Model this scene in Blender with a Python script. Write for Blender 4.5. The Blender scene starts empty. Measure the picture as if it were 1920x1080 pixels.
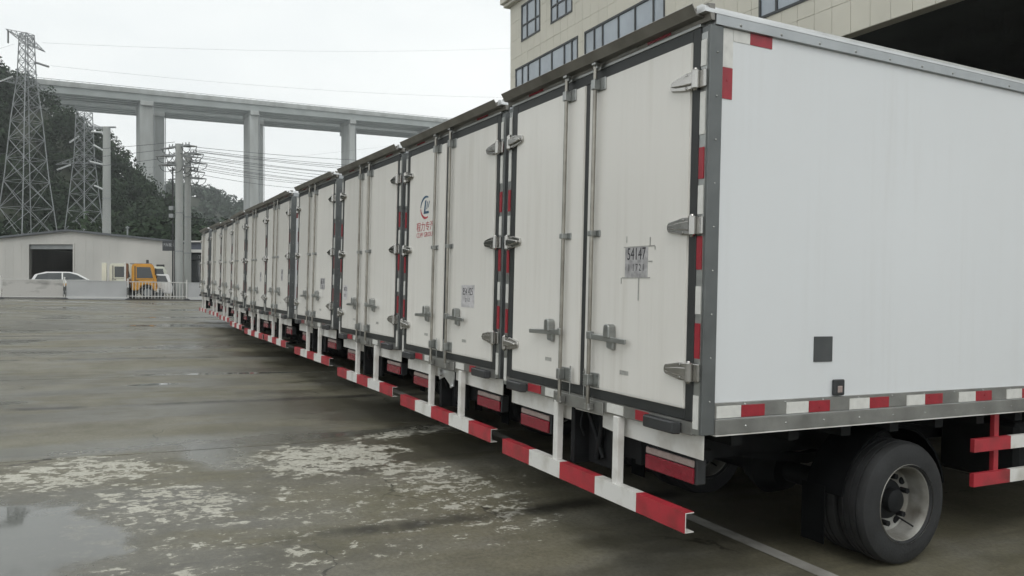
import bpy, bmesh, math, random
import numpy as np
from mathutils import Matrix, Vector
random.seed(7)
R = math.radians
scene = bpy.context.scene
COL = scene.collection

# ------------------------------------------------------------------ camera
FPX = 1487.5                       # focal length in photo pixels (1920 wide)
TH, PITCH, ROLL = 0.4686, 0.0012, 0.0240
CAM = Vector((3.3153, -2.8324, 1.7065))
F0 = Vector((-math.cos(TH), math.sin(TH), 0)); R0 = Vector((math.sin(TH), math.cos(TH), 0)); U0 = Vector((0, 0, 1))
cd = bpy.data.cameras.new('camera'); cam = bpy.data.objects.new('camera', cd); COL.objects.link(cam)
cd.sensor_width = 36.0; cd.lens = 36.0 * FPX / 1920.0; cd.clip_start = 0.05; cd.clip_end = 5000
cam.matrix_world = Matrix(((R0.x, U0.x, -F0.x, CAM.x), (R0.y, U0.y, -F0.y, CAM.y), (R0.z, U0.z, -F0.z, CAM.z), (0, 0, 0, 1)))
scene.camera = cam

# ------------------------------------------------------------------ overcast sky
SUN_EL, SUN_AZ = R(52), R(-25)    # azimuth measured in the xy plane from +X
world = bpy.data.worlds.new('World'); scene.world = world; world.use_nodes = True
wn, wl = world.node_tree.nodes, world.node_tree.links
wn.clear()
wo = wn.new('ShaderNodeOutputWorld'); bg = wn.new('ShaderNodeBackground')
sky = wn.new('ShaderNodeTexSky'); sky.sky_type = 'NISHITA'; sky.sun_disc = False
sky.sun_elevation = SUN_EL; sky.sun_rotation = math.pi / 2 - SUN_AZ; sky.dust_density = 6.0; sky.air_density = 1.5
hs = wn.new('ShaderNodeHueSaturation'); hs.inputs['Saturation'].default_value = 0.25
tc = wn.new('ShaderNodeTexCoord'); mp = wn.new('ShaderNodeMapping'); mp.inputs['Scale'].default_value = (1.3, 1.3, 3.2)
nz = wn.new('ShaderNodeTexNoise'); nz.inputs['Scale'].default_value = 1.6; nz.inputs['Detail'].default_value = 5
cr = wn.new('ShaderNodeValToRGB')
cr.color_ramp.elements[0].position = 0.30; cr.color_ramp.elements[0].color = (8.3, 8.75, 8.85, 1)
cr.color_ramp.elements[1].position = 0.72; cr.color_ramp.elements[1].color = (10.2, 10.4, 10.25, 1)
mx = wn.new('ShaderNodeMix'); mx.data_type = 'RGBA'; mx.inputs['Factor'].default_value = 0.9
wl.new(tc.outputs['Generated'], mp.inputs['Vector']); wl.new(mp.outputs['Vector'], nz.inputs['Vector'])
wl.new(nz.outputs['Fac'], cr.inputs['Fac'])
wl.new(sky.outputs['Color'], hs.inputs['Color']); wl.new(hs.outputs['Color'], mx.inputs['A']); wl.new(cr.outputs['Color'], mx.inputs['B'])
wl.new(mx.outputs['Result'], bg.inputs['Color']); wl.new(bg.outputs['Background'], wo.inputs['Surface'])
bg.inputs['Strength'].default_value = 0.1
sl = bpy.data.lights.new('sun', 'SUN'); sun = bpy.data.objects.new('sun', sl); COL.objects.link(sun)
sl.energy = 0.6; sl.angle = R(25); sl.color = (1.0, 0.97, 0.93)
sd = Vector((math.cos(SUN_AZ) * math.cos(SUN_EL), math.sin(SUN_AZ) * math.cos(SUN_EL), math.sin(SUN_EL)))
sun.rotation_euler = sd.to_track_quat('Z', 'Y').to_euler(); sun.location = (0, -20, 40)
vs = scene.view_settings
vs.view_transform = 'Standard'; vs.look = 'None'; vs.exposure = 0.18; vs.gamma = 1.0; vs.use_curve_mapping = False
scene.cycles.use_denoising = True
scene.cycles.max_bounces = 5; scene.cycles.diffuse_bounces = 3; scene.cycles.glossy_bounces = 3; scene.cycles.volume_bounces = 2
scene.cycles.use_adaptive_sampling = True; scene.cycles.adaptive_threshold = 0.03

# ------------------------------------------------------------------ frames
# the yard slopes: 1.4 degrees across the view and 0.6 degrees along the row
fv = F0 * math.cos(PITCH) + U0 * math.sin(PITCH); uv = U0 * math.cos(PITCH) - F0 * math.sin(PITCH)
rv = R0 * math.cos(ROLL) + uv * math.sin(ROLL); uv = uv * math.cos(ROLL) - R0 * math.sin(ROLL)
A = Matrix((R0, U0, F0)).transposed(); B = Matrix((rv, uv, fv)).transposed()
LOT = Matrix.Translation(CAM) @ (A @ B.transposed()).to_4x4() @ Matrix.Translation(-CAM)
SLOPE = 0.0112
GROUND = LOT @ Matrix.Rotation(SLOPE, 4, 'Y')
GN = (GROUND.to_3x3() @ Vector((0, 0, 1))).normalized(); GO = GROUND @ Vector((0, 0, 0))

def at(px, py, depth):             # world point seen at a photo pixel, at a given distance along the view axis
    return CAM + depth * (F0 + R0 * ((px - 960) / FPX) + U0 * ((541.8 - py) / FPX))
def uvw(u, v, w): return CAM + R0 * u + F0 * v + U0 * w
def ground_at(p):                  # drop a world point onto the yard
    t = (GO - p).dot(GN) / GN.z
    return p + Vector((0, 0, t))
def pix_ground(px, py):
    d = F0 + R0 * ((px - 960) / FPX) + U0 * ((541.8 - py) / FPX)
    return CAM + d * ((GO - CAM).dot(GN) / d.dot(GN))

# ------------------------------------------------------------------ materials
def srgb(r, g, b):
    f = lambda c: (c / 255 / 12.92) if c / 255 <= 0.04045 else ((c / 255 + 0.055) / 1.055) ** 2.4
    return (f(r), f(g), f(b))
MATS = {}
def mat(name, col, rough=0.5, metal=0.0, var=0.08, scale=3.0, bump=0.0, bscale=40.0, spec=0.5, stretch=(1, 1, 1), col2=None, island=0.0, contrast=(0.3, 0.7)):
    m = bpy.data.materials.new(name); m.use_nodes = True; n, l = m.node_tree.nodes, m.node_tree.links
    b = n['Principled BSDF']
    b.inputs['Roughness'].default_value = rough; b.inputs['Metallic'].default_value = metal
    b.inputs['Specular IOR Level'].default_value = spec
    t = n.new('ShaderNodeTexCoord'); mp = n.new('ShaderNodeMapping'); mp.inputs['Scale'].default_value = stretch
    l.new(t.outputs['Object'], mp.inputs['Vector'])
    nz = n.new('ShaderNodeTexNoise'); nz.inputs['Scale'].default_value = scale; nz.inputs['Detail'].default_value = 6
    l.new(mp.outputs['Vector'], nz.inputs['Vector'])
    c = n.new('ShaderNodeValToRGB')
    lo = col2 if col2 else tuple(x * (1 - var) for x in col); hi = tuple(min(1, x * (1 + var)) for x in col)
    c.color_ramp.elements[0].position = contrast[0]; c.color_ramp.elements[0].color = (*lo, 1)
    c.color_ramp.elements[1].position = contrast[1]; c.color_ramp.elements[1].color = (*hi, 1)
    l.new(nz.outputs['Fac'], c.inputs['Fac'])
    out = c.outputs['Color']
    if island:
        g = n.new('ShaderNodeNewGeometry'); hsv = n.new('ShaderNodeHueSaturation'); mr = n.new('ShaderNodeMapRange')
        mr.inputs['To Min'].default_value = 1 - island; mr.inputs['To Max'].default_value = 1 + island
        l.new(g.outputs['Random Per Island'], mr.inputs['Value']); l.new(mr.outputs['Result'], hsv.inputs['Value'])
        l.new(out, hsv.inputs['Color']); out = hsv.outputs['Color']
    l.new(out, b.inputs['Base Color'])
    rr = n.new('ShaderNodeMapRange'); rr.inputs['To Min'].default_value = max(0.02, rough - 0.08); rr.inputs['To Max'].default_value = min(1, rough + 0.1)
    l.new(nz.outputs['Fac'], rr.inputs['Value']); l.new(rr.outputs['Result'], b.inputs['Roughness'])
    if bump:
        n2 = n.new('ShaderNodeTexNoise'); n2.inputs['Scale'].default_value = bscale; n2.inputs['Detail'].default_value = 4
        l.new(mp.outputs['Vector'], n2.inputs['Vector'])
        bp = n.new('ShaderNodeBump'); bp.inputs['Strength'].default_value = bump; bp.inputs['Distance'].default_value = 0.02
        l.new(n2.outputs['Fac'], bp.inputs['Height']); l.new(bp.outputs['Normal'], b.inputs['Normal'])
    MATS[name] = m
    return m

def frp(name, col, dirt):
    """white fibreglass sheet with faint wavy gloss, rain streaks and rubbed marks"""
    m = mat(name, col, 0.27, 0, 0.03, 0.7, 0.03, 1.3, 0.5, contrast=(0.0, 1.0))
    n, l = m.node_tree.nodes, m.node_tree.links; b = n['Principled BSDF']
    src = b.inputs['Base Color'].links[0].from_socket
    for q in n:
        if q.type == 'TEX_NOISE': q.inputs['Detail'].default_value = 1.0
    for nm in ('Normal', 'Roughness'):
        for lk in list(b.inputs[nm].links): l.remove(lk)
    t = n.new('ShaderNodeTexCoord'); oi = n.new('ShaderNodeObjectInfo')
    add = n.new('ShaderNodeVectorMath'); add.operation = 'ADD'
    l.new(t.outputs['Object'], add.inputs[0]); l.new(oi.outputs['Location'], add.inputs[1])
    mp = n.new('ShaderNodeMapping'); mp.inputs['Scale'].default_value = (14, 14, 0.5); l.new(add.outputs[0], mp.inputs['Vector'])
    nz = n.new('ShaderNodeTexNoise'); nz.inputs['Scale'].default_value = 1.0; nz.inputs['Detail'].default_value = 5; nz.inputs['Roughness'].default_value = 0.6
    l.new(mp.outputs['Vector'], nz.inputs['Vector'])
    n3 = n.new('ShaderNodeTexNoise'); n3.inputs['Scale'].default_value = 1.1; n3.inputs['Detail'].default_value = 3; l.new(add.outputs[0], n3.inputs['Vector'])
    mul = n.new('ShaderNodeMath'); mul.operation = 'MULTIPLY'
    r1 = n.new('ShaderNodeMapRange'); r1.interpolation_type = 'SMOOTHSTEP'; r1.inputs['From Min'].default_value = 0.42; r1.inputs['From Max'].default_value = 0.85; l.new(nz.outputs['Fac'], r1.inputs['Value'])
    r2 = n.new('ShaderNodeMapRange'); r2.interpolation_type = 'SMOOTHSTEP'; r2.inputs['From Min'].default_value = 0.2; r2.inputs['From Max'].default_value = 0.85; l.new(n3.outputs['Fac'], r2.inputs['Value'])
    l.new(r1.outputs['Result'], mul.inputs[0]); l.new(r2.outputs['Result'], mul.inputs[1])
    mx = n.new('ShaderNodeMix'); mx.data_type = 'RGBA'; mx.inputs['B'].default_value = (0.42, 0.38, 0.31, 1)
    k = n.new('ShaderNodeMath'); k.operation = 'MULTIPLY'; k.inputs[1].default_value = dirt; l.new(mul.outputs[0], k.inputs[0])
    l.new(k.outputs[0], mx.inputs['Factor']); l.new(src, mx.inputs['A'])
    hv = n.new('ShaderNodeHueSaturation'); mr = n.new('ShaderNodeMapRange'); mr.inputs['To Min'].default_value = 0.94; mr.inputs['To Max'].default_value = 1.05
    l.new(oi.outputs['Random'], mr.inputs['Value']); l.new(mr.outputs['Result'], hv.inputs['Value']); l.new(mx.outputs['Result'], hv.inputs['Color'])
    l.new(hv.outputs['Color'], b.inputs['Base Color'])
    return m

DOORW = frp('door_fibreglass', (0.76, 0.745, 0.705), 0.42)
SIDEW = frp('side_fibreglass', (0.745, 0.77, 0.785), 0.16)
STEEL = mat('brushed_steel', (0.36, 0.37, 0.36), 0.36, 0.95, 0.15, 5, 0.04, 90, stretch=(1, 1, 4))
SILLM = mat('dull_steel', (0.30, 0.30, 0.285), 0.45, 0.85, 0.2, 6, 0.05, 60)
POSTM = mat('grey_corner_steel', (0.15, 0.16, 0.16), 0.42, 0.6, 0.15, 5, 0.03, 60)
ALU = mat('aluminium_trim', (0.66, 0.67, 0.67), 0.34, 0.85, 0.08, 5)
FLANGE = mat('flange_aluminium', (0.42, 0.44, 0.45), 0.4, 0.7, 0.1, 5)
CHROME = mat('polished_steel', (0.45, 0.44, 0.42), 0.2, 1.0, 0.12, 6, 0.02, 20)
RODM = mat('lock_rod_steel', (0.33, 0.315, 0.28), 0.35, 0.9, 0.25, 9, 0.04, 50)
RUBBER = mat('black_rubber_seal', (0.022, 0.025, 0.025), 0.5, 0, 0.25, 6)
BLACK = mat('black_chassis', (0.011, 0.012, 0.013), 0.7, 0, 0.4, 5, 0.1, 25, spec=0.25)
PLASTIC = mat('black_plastic', (0.03, 0.032, 0.034), 0.42, 0, 0.3, 5)
MUDG = mat('mudguard_black', (0.006, 0.0065, 0.007), 0.9, 0, 0.3, 5, spec=0.05)
TYRE = mat('tyre_rubber', (0.020, 0.021, 0.022), 0.72, 0, 0.35, 8, 0.15, 60)
RIM = mat('grimy_silver_rim', (0.27, 0.268, 0.25), 0.5, 0.4, 0.3, 7, 0.08, 30, col2=(0.13, 0.12, 0.10))
WHITEP = mat('white_paint', (0.66, 0.655, 0.63), 0.42, 0, 0.06, 6, 0.04, 30, col2=(0.44, 0.42, 0.37), contrast=(.22, .55))
GUTTER = mat('gutter_steel', (0.25, 0.24, 0.22), 0.4, 0.75, 0.25, 5, 0.04, 30)
REDREF = mat('red_reflector', (0.31, 0.018, 0.03), 0.3, 0, 0.15, 20, 0.1, 220)
WHREF = mat('white_reflector', (0.66, 0.66, 0.63), 0.3, 0, 0.08, 20, 0.1, 220)
REDP = mat('red_paint', (0.36, 0.026, 0.038), 0.42, 0, 0.15, 7, 0.05, 30, col2=(0.20, 0.030, 0.032), contrast=(.25, .6))
LENSR = mat('red_lamp_lens', (0.22, 0.012, 0.025), 0.18, 0, 0.15, 30, 0.2, 60)
LENSC = mat('clear_lamp_lens', (0.34, 0.27, 0.25), 0.2, 0, 0.15, 30, 0.2, 60)
STICKER = mat('paper_label', (0.50, 0.49, 0.50), 0.6, 0, 0.2, 25)
STICKER2 = mat('grubby_label', (0.36, 0.355, 0.36), 0.6, 0, 0.3, 30)
INK = mat('black_ink', (0.03, 0.03, 0.035), 0.6)
TAPE = mat('grimy_tape', (0.33, 0.33, 0.31), 0.5, 0, 0.3, 30)
LOGOR = mat('logo_red', (0.42, 0.045, 0.06), 0.5)
LOGOB = mat('logo_blue', (0.03, 0.09, 0.16), 0.5)
VENT = mat('grey_vent_plate', (0.075, 0.08, 0.082), 0.5, 0.2, 0.15, 10)
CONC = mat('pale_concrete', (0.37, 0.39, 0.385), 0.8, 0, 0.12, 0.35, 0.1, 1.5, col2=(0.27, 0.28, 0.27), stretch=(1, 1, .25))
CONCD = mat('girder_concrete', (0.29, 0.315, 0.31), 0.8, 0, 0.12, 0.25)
GALV = mat('galvanised_steel', (0.25, 0.265, 0.27), 0.55, 0.3, 0.2, 1.0)
POLEC = mat('grey_pole', (0.33, 0.345, 0.335), 0.7, 0, 0.12, 0.8, stretch=(1, 1, .2))
PORC = mat('pale_insulator', (0.58, 0.60, 0.60), 0.35)
WIRE = mat('dark_cable', (0.06, 0.065, 0.07), 0.6)
CLAD = mat('beige_cladding', (0.56, 0.54, 0.465), 0.6, 0, 0.06, 0.6, 0.03, 6, island=0.0)
CLADJ = mat('cladding_joint', (0.28, 0.265, 0.22), 0.9)
FRAME = mat('dark_window_frame', (0.035, 0.04, 0.042), 0.5)
GLASS = mat('window_glass', (0.30, 0.34, 0.38), 0.1, 0, 0.2, 0.5, spec=0.7)
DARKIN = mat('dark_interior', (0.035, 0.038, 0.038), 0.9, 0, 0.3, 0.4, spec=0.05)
SHEDW = mat('grey_white_sheet', (0.51, 0.50, 0.475), 0.6, 0, 0.06, 0.35, stretch=(1, 1, .4), col2=(0.40, 0.40, 0.38))
ROOFD = mat('dark_roof_sheet', (0.10, 0.11, 0.12), 0.6, 0, 0.2, 0.6)
SIGND = mat('dark_sign', (0.05, 0.055, 0.06), 0.5)
SIGNW = mat('pale_lettering', (0.45, 0.46, 0.47), 0.5)
FASCIA = mat('slate_blue_fascia', (0.10, 0.115, 0.145), 0.5)
FENCEW = mat('white_fence_paint', (0.62, 0.62, 0.60), 0.45, 0, 0.05, 2)
FENCEG = mat('grey_fence_board', (0.47, 0.48, 0.485), 0.5, 0, 0.06, 1.2)
CARW = mat('white_car_paint', (0.74, 0.75, 0.75), 0.2, 0, 0.03, 2)
CARC = mat('cream_cab_paint', (0.60, 0.62, 0.54), 0.3, 0, 0.05, 2)
ORANGE = mat('orange_cab_paint', (0.60, 0.29, 0.035), 0.3, 0, 0.08, 2)
CGLASS = mat('dark_car_glass', (0.035, 0.042, 0.045), 0.04, spec=0.8)
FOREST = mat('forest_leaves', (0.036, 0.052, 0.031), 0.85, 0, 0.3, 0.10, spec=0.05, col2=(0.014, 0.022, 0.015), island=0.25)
FOREST_HAZED = mat('haze_paled_leaves', (0.075, 0.098, 0.072), 0.8, 0, 0.25, 0.03, spec=0.06, col2=(0.042, 0.058, 0.046), island=0.25)  # part of the distance haze is put into these lighter leaf colours
SOIL = mat('hill_soil', (0.035, 0.042, 0.026), 0.95, 0, 0.4, 0.06)

# ------------------------------------------------------------------ mesh builder
class MB:
    def __init__(s): s.v, s.f, s.m = [], [], []
    def add(s, vs, fs, mi=0):
        o = len(s.v); s.v += [tuple(v) for v in vs]; s.f += [tuple(i + o for i in f) for f in fs]; s.m += [mi] * len(fs); return s
    def box(s, x0, x1, y0, y1, z0, z1, mi=0):
        x0, x1 = sorted((x0, x1)); y0, y1 = sorted((y0, y1)); z0, z1 = sorted((z0, z1))
        return s.add([(x0, y0, z0), (x1, y0, z0), (x1, y1, z0), (x0, y1, z0), (x0, y0, z1), (x1, y0, z1), (x1, y1, z1), (x0, y1, z1)],
                     [(0, 3, 2, 1), (4, 5, 6, 7), (0, 1, 5, 4), (1, 2, 6, 5), (2, 3, 7, 6), (3, 0, 4, 7)], mi)
    def prism(s, poly, axis, a, b, mi=0):      # poly in the two other axes, in order xyz
        n = len(poly)
        def P(p, t): return {'x': (t, p[0], p[1]), 'y': (p[0], t, p[1]), 'z': (p[0], p[1], t)}[axis]
        vs = [P(p, a) for p in poly] + [P(p, b) for p in poly]
        fs = [tuple(range(n - 1, -1, -1)), tuple(range(n, 2 * n))] + [(i, (i + 1) % n, n + (i + 1) % n, n + i) for i in range(n)]
        return s.add(vs, fs, mi)
    def cyl(s, p0, p1, r, n=10, r1=None, mi=0):
        p0, p1 = Vector(p0), Vector(p1); d = (p1 - p0).normalized(); r1 = r if r1 is None else r1
        a = d.orthogonal().normalized(); b = d.cross(a)
        vs = []
        for p, q in ((p0, r), (p1, r1)):
            vs += [p + (a * math.cos(2 * math.pi * i / n) + b * math.sin(2 * math.pi * i / n)) * q for i in range(n)]
        fs = [tuple(range(n - 1, -1, -1)), tuple(range(n, 2 * n))] + [(i, (i + 1) % n, n + (i + 1) % n, n + i) for i in range(n)]
        return s.add(vs, fs, mi)
    def tube(s, pts, r, n=5, mi=0):
        for a, b in zip(pts, pts[1:]): s.cyl(a, b, r, n, mi=mi)
        return s
    def lathe(s, prof, axis, c, n=32, mi=0):   # prof: (radius, offset along axis)
        k = len(prof); vs = []
        for i in range(n):
            t = 2 * math.pi * i / n
            for r, o in prof:
                p = {'x': (o, r * math.cos(t), r * math.sin(t)), 'z': (r * math.cos(t), r * math.sin(t), o)}[axis]
                vs.append((p[0] + c[0], p[1] + c[1], p[2] + c[2]))
        fs = [(i * k + j, ((i + 1) % n) * k + j, ((i + 1) % n) * k + j + 1, i * k + j + 1) for i in range(n) for j in range(k - 1)]
        return s.add(vs, fs, mi)
    def dome(s, c, d, r):
        d = Vector(d).normalized(); c = Vector(c); a = d.orthogonal().normalized(); b = d.cross(a)
        vs = [c + (a * math.cos(i * math.pi / 3) + b * math.sin(i * math.pi / 3)) * r for i in range(6)] + [c + d * r * .7]
        return s.add(vs, [(i, (i + 1) % 6, 6) for i in range(6)])
    def build(s, name, mats, parent=None, bevel=0.0, smooth=None, off=(0, 0, 0), seg=1, kind=None, label=None):
        me = bpy.data.meshes.new(name)
        me.from_pydata([(v[0] + off[0], v[1] + off[1], v[2] + off[2]) for v in s.v], [], s.f)
        for m in (mats if isinstance(mats, (list, tuple)) else [mats]): me.materials.append(m)
        for p, i in zip(me.polygons, s.m): p.material_index = i
        bm = bmesh.new(); bm.from_mesh(me)
        bmesh.ops.recalc_face_normals(bm, faces=bm.faces)
        if bevel:
            bmesh.ops.bevel(bm, geom=[e for e in bm.edges if len(e.link_faces) == 2 and e.calc_face_angle(0) > 0.5], offset=bevel, segments=seg, affect='EDGES', clamp_overlap=True)
        bm.to_mesh(me); bm.free()
        if smooth:
            for p in me.polygons: p.use_smooth = True
            me.set_sharp_from_angle(angle=R(smooth))
        return link(name, me, parent, kind, label)
def link(name, me, parent=None, kind=None, label=None):
    o = bpy.data.objects.new(name, me); COL.objects.link(o)
    if parent: o.parent = parent
    if kind: o['kind'] = kind
    if label: o['label'] = label
    return o
def inst(o, parent, loc=(0, 0, 0), rot=None):
    c = o.copy(); COL.objects.link(c); c.parent = parent; c.location = loc
    if rot: c.rotation_euler = rot
    return c
def empty(name, label, cat, group=None, M=None):
    o = bpy.data.objects.new(name, None); COL.objects.link(o); o.empty_display_size = 0.2
    o['label'] = label; o['category'] = cat
    if group: o['group'] = group
    if M is not None: o.matrix_world = M
    return o
def tag(o, label, cat, group=None):
    o['label'] = label; o['category'] = cat
    if group: o['group'] = group
    return o
def copy_tree(o, parent=None):
    c = o.copy(); COL.objects.link(c); c.parent = parent
    for ch in o.children: copy_tree(ch, c)
    return c
def text(body, size, parent, m, loc, rot, name='lettering', sx=1.0, align='CENTER', ext=0.0006):
    cu = bpy.data.curves.new(name, 'FONT'); cu.body = body; cu.size = size; cu.align_x = align; cu.extrude = ext; cu.resolution_u = 2
    t = bpy.data.objects.new(name, cu); COL.objects.link(t)
    dg = bpy.context.evaluated_depsgraph_get()
    me = bpy.data.meshes.new_from_object(t.evaluated_get(dg)); bpy.data.objects.remove(t); bpy.data.curves.remove(cu)
    me.materials.clear(); me.materials.append(m)
    o = link(name, me, parent); o.location = loc; o.rotation_euler = rot; o.scale = (sx, 1, 1)
    return o

# ------------------------------------------------------------------ ground
def concrete_mat():
    m = bpy.data.materials.new('wet_concrete'); m.use_nodes = True; n, l = m.node_tree.nodes, m.node_tree.links
    b = n['Principled BSDF']
    t = n.new('ShaderNodeTexCoord')
    def noise(scale, detail=5, rough=0.55, stretch=(1, 1, 1), loc=(0, 0, 0), dist=0.0):
        mp = n.new('ShaderNodeMapping'); mp.inputs['Scale'].default_value = stretch; mp.inputs['Location'].default_value = loc
        l.new(t.outputs['Object'], mp.inputs['Vector'])
        q = n.new('ShaderNodeTexNoise'); q.inputs['Scale'].default_value = scale; q.inputs['Detail'].default_value = detail; q.inputs['Roughness'].default_value = rough; q.inputs['Distortion'].default_value = dist
        l.new(mp.outputs['Vector'], q.inputs['Vector']); return q.outputs['Fac']
    def rng(s, a, c, lo=0.0, hi=1.0, smooth=True):
        q = n.new('ShaderNodeMapRange'); q.interpolation_type = 'SMOOTHSTEP' if smooth else 'LINEAR'
        for k, v in (('From Min', a), ('From Max', c), ('To Min', lo), ('To Max', hi)): q.inputs[k].default_value = v
        l.new(s, q.inputs['Value']); return q.outputs['Result']
    def op(o, a, c):
        q = n.new('ShaderNodeMath'); q.operation = o
        for i, v in enumerate((a, c)):
            if isinstance(v, (int, float)): q.inputs[i].default_value = v
            else: l.new(v, q.inputs[i])
        return q.outputs[0]
    def mixc(f, a, c):
        q = n.new('ShaderNodeMix'); q.data_type = 'RGBA'
        for k, v in (('Factor', f), ('A', a), ('B', c)):
            if isinstance(v, tuple): q.inputs[k].default_value = (*v, 1)
            elif isinstance(v, (int, float)): q.inputs[k].default_value = v
            else: l.new(v, q.inputs[k])
        return q.outputs['Result']
    sep = n.new('ShaderNodeSeparateXYZ'); l.new(t.outputs['Object'], sep.inputs[0])
    X, Y = sep.outputs['X'], sep.outputs['Y']
    def blob(cx, cy, rx, ry, ang=0.0):       # soft elliptical area, 1 inside, with a ragged edge from noise
        mp = n.new('ShaderNodeMapping'); mp.vector_type = 'TEXTURE'
        mp.inputs['Location'].default_value = (cx, cy, 0); mp.inputs['Rotation'].default_value = (0, 0, ang); mp.inputs['Scale'].default_value = (rx, ry, 1)
        l.new(t.outputs['Object'], mp.inputs['Vector'])
        ln = n.new('ShaderNodeVectorMath'); ln.operation = 'LENGTH'
        xy = n.new('ShaderNodeVectorMath'); xy.operation = 'MULTIPLY'; xy.inputs[1].default_value = (1, 1, 0)
        l.new(mp.outputs['Vector'], xy.inputs[0]); l.new(xy.outputs[0], ln.inputs[0])
        return ln.outputs['Value']
    big = noise(0.35, 5, 0.6, (1, 0.6, 1)); mid = noise(1.6, 7, 0.65); fine = noise(30, 8, 0.75); grit = noise(130, 4, 0.7)
    # dry concrete colours: grey to olive brown
    base = mixc(rng(big, 0.35, 0.65), (0.162, 0.149, 0.098), (0.208, 0.197, 0.154))
    base = mixc(op('MULTIPLY', rng(mid, 0.40, 0.68), 0.75), base, (0.120, 0.112, 0.076))
    base = mixc(op('MULTIPLY', rng(noise(0.75, 6, 0.65, (1, .5, 1), (8, 3, 0)), 0.45, 0.66), 0.6), base, (0.215, 0.210, 0.188))
    base = mixc(op('MULTIPLY', rng(noise(0.8, 6, 0.7, (1, .7, 1), (2, 9, 0)), 0.52, 0.66), 0.5), base, (0.160, 0.152, 0.092))
    base = mixc(op('MULTIPLY', rng(fine, 0.38, 0.66), 0.5), base, (0.070, 0.065, 0.048))
    base = mixc(op('MULTIPLY', rng(grit, 0.55, 0.75), 0.35), base, (0.28, 0.27, 0.24))
    # tyre streaks run in and out of the bays
    base = mixc(op('MULTIPLY', rng(noise(1.0, 5, 0.6, (3.2, 0.12, 1), (4, 4, 0)), 0.55, 0.72), 0.45), base, (0.055, 0.052, 0.042))
    # hairline cracks
    vo = n.new('ShaderNodeTexVoronoi'); vo.feature = 'DISTANCE_TO_EDGE'; vo.inputs['Scale'].default_value = 0.33
    vmix = n.new('ShaderNodeVectorMath'); vmix.operation = 'ADD'
    nv_ = n.new('ShaderNodeTexNoise'); nv_.inputs['Scale'].default_value = 1.5; nv_.inputs['Detail'].default_value = 5
    l.new(t.outputs['Object'], nv_.inputs['Vector']); vsc = n.new('ShaderNodeVectorMath'); vsc.operation = 'SCALE'; vsc.inputs['Scale'].default_value = 0.9
    l.new(nv_.outputs['Color'], vsc.inputs[0]); l.new(t.outputs['Object'], vmix.inputs[0]); l.new(vsc.outputs[0], vmix.inputs[1]); l.new(vmix.outputs[0], vo.inputs['Vector'])
    crk = op('MULTIPLY', rng(vo.outputs['Distance'], 0.0012, 0.0045, 1.0, 0.0), rng(noise(0.4, 3, 0.5, loc=(6, 6, 0)), 0.46, 0.56))
    base = mixc(op('MULTIPLY', crk, 0.8), base, (0.022, 0.020, 0.016))
    # moisture film: most of the yard is damp, in long bands that follow the joints
    damp_n = noise(0.55, 6, 0.62, (1.0, 0.42, 1), (3.1, 0.7, 0))
    damp = rng(damp_n, 0.43, 0.57)
    # sheets of standing water (smooth)
    ragged = op('SUBTRACT', noise(1.3, 6, 0.6, loc=(5, 2, 0)), 0.5)
    def area(cx, cy, rx, ry, ang=0.0, soft=0.10, rag=1.5):
        return rng(op('ADD', blob(cx, cy, rx, ry, ang), op('MULTIPLY', ragged, rag)), 1.0 - soft, 1.0 + soft, 1.0, 0.0)
    pud = area(-2.55, -3.80, 1.05, 1.05, 0.0, 0.10, 1.3)
    pud = op('MAXIMUM', pud, op('MULTIPLY', area(-5.40, -2.9, 0.30, 1.9, 0.08, 0.7, 2.6), 0.55))
    pud = op('MAXIMUM', pud, op('MULTIPLY', area(-4.75, -1.95, 0.65, 0.30, 0.2, 0.45, 2.6), 0.75))
    pud = op('MAXIMUM', pud, op('MULTIPLY', area(-5.35, -0.2, 0.14, 1.0, 0.1, 0.7, 2.4), 0.6))
    pud = op('MAXIMUM', pud, area(-11.15, -0.9, 0.10, 1.3, -0.06, 0.4, 2.2))
    pud = op('MAXIMUM', pud, op('MULTIPLY', area(-8.6, -4.2, 0.16, 0.5, 0.1, 0.6, 1.6), 0.6))
    pud = op('MAXIMUM', pud, area(-10.0, -2.2, 0.12, 0.35, 0.1, 0.3, 1.2))
    far = rng(noise(0.30, 5, 0.55, (1.0, 0.35, 1), (1.2, 4.4, 0)), 0.53, 0.60)
    far = op('MULTIPLY', far, rng(X, -13.0, -19.0))
    pud = op('MAXIMUM', pud, op('MULTIPLY', far, 0.85))
    # pale flakes where the thin topping has dried and peels
    fl = noise(8.0, 8, 0.68, (1.0, 0.7, 1), (0.3, 0.9, 0), 0.5)
    fl2 = noise(26, 6, 0.65, (1.0, 0.7, 1), (7, 2, 0), 0.3)
    zone = op('MAXIMUM', area(-4.25, -0.95, 0.85, 0.95, 0.15, 0.6, 1.8), op('MULTIPLY', area(-4.35, -3.0, 0.80, 1.05, 0.0, 0.6, 1.8), 0.93))
    zone = op('MAXIMUM', zone, op('MULTIPLY', area(-3.3, -0.35, 1.5, 0.6, 0.35, 0.7, 1.8), 0.86))
    zone = op('MAXIMUM', zone, op('MULTIPLY', area(-3.1, -2.4, 1.0, 0.8, 0.3, 0.6, 1.6), 0.84))
    zone = op('MAXIMUM', zone, op('MULTIPLY', area(-2.6, -1.2, 1.7, 2.0, 0.0, 0.7, 1.6), 0.68))
    zone = op('MAXIMUM', zone, op('MULTIPLY', area(-1.8, -2.2, 1.0, 1.2, 0.0, 0.6, 1.6), 0.68))
    zone = op('MAXIMUM', zone, op('MULTIPLY', area(-5.2, 0.2, 0.25, 0.9, 0.3, 0.5, 1.0), 0.9))
    zone = op('MAXIMUM', zone, op('MULTIPLY', area(-2.2, -0.25, 0.9, 0.6, 0.3, 0.6, 1.6), 0.78))
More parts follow.
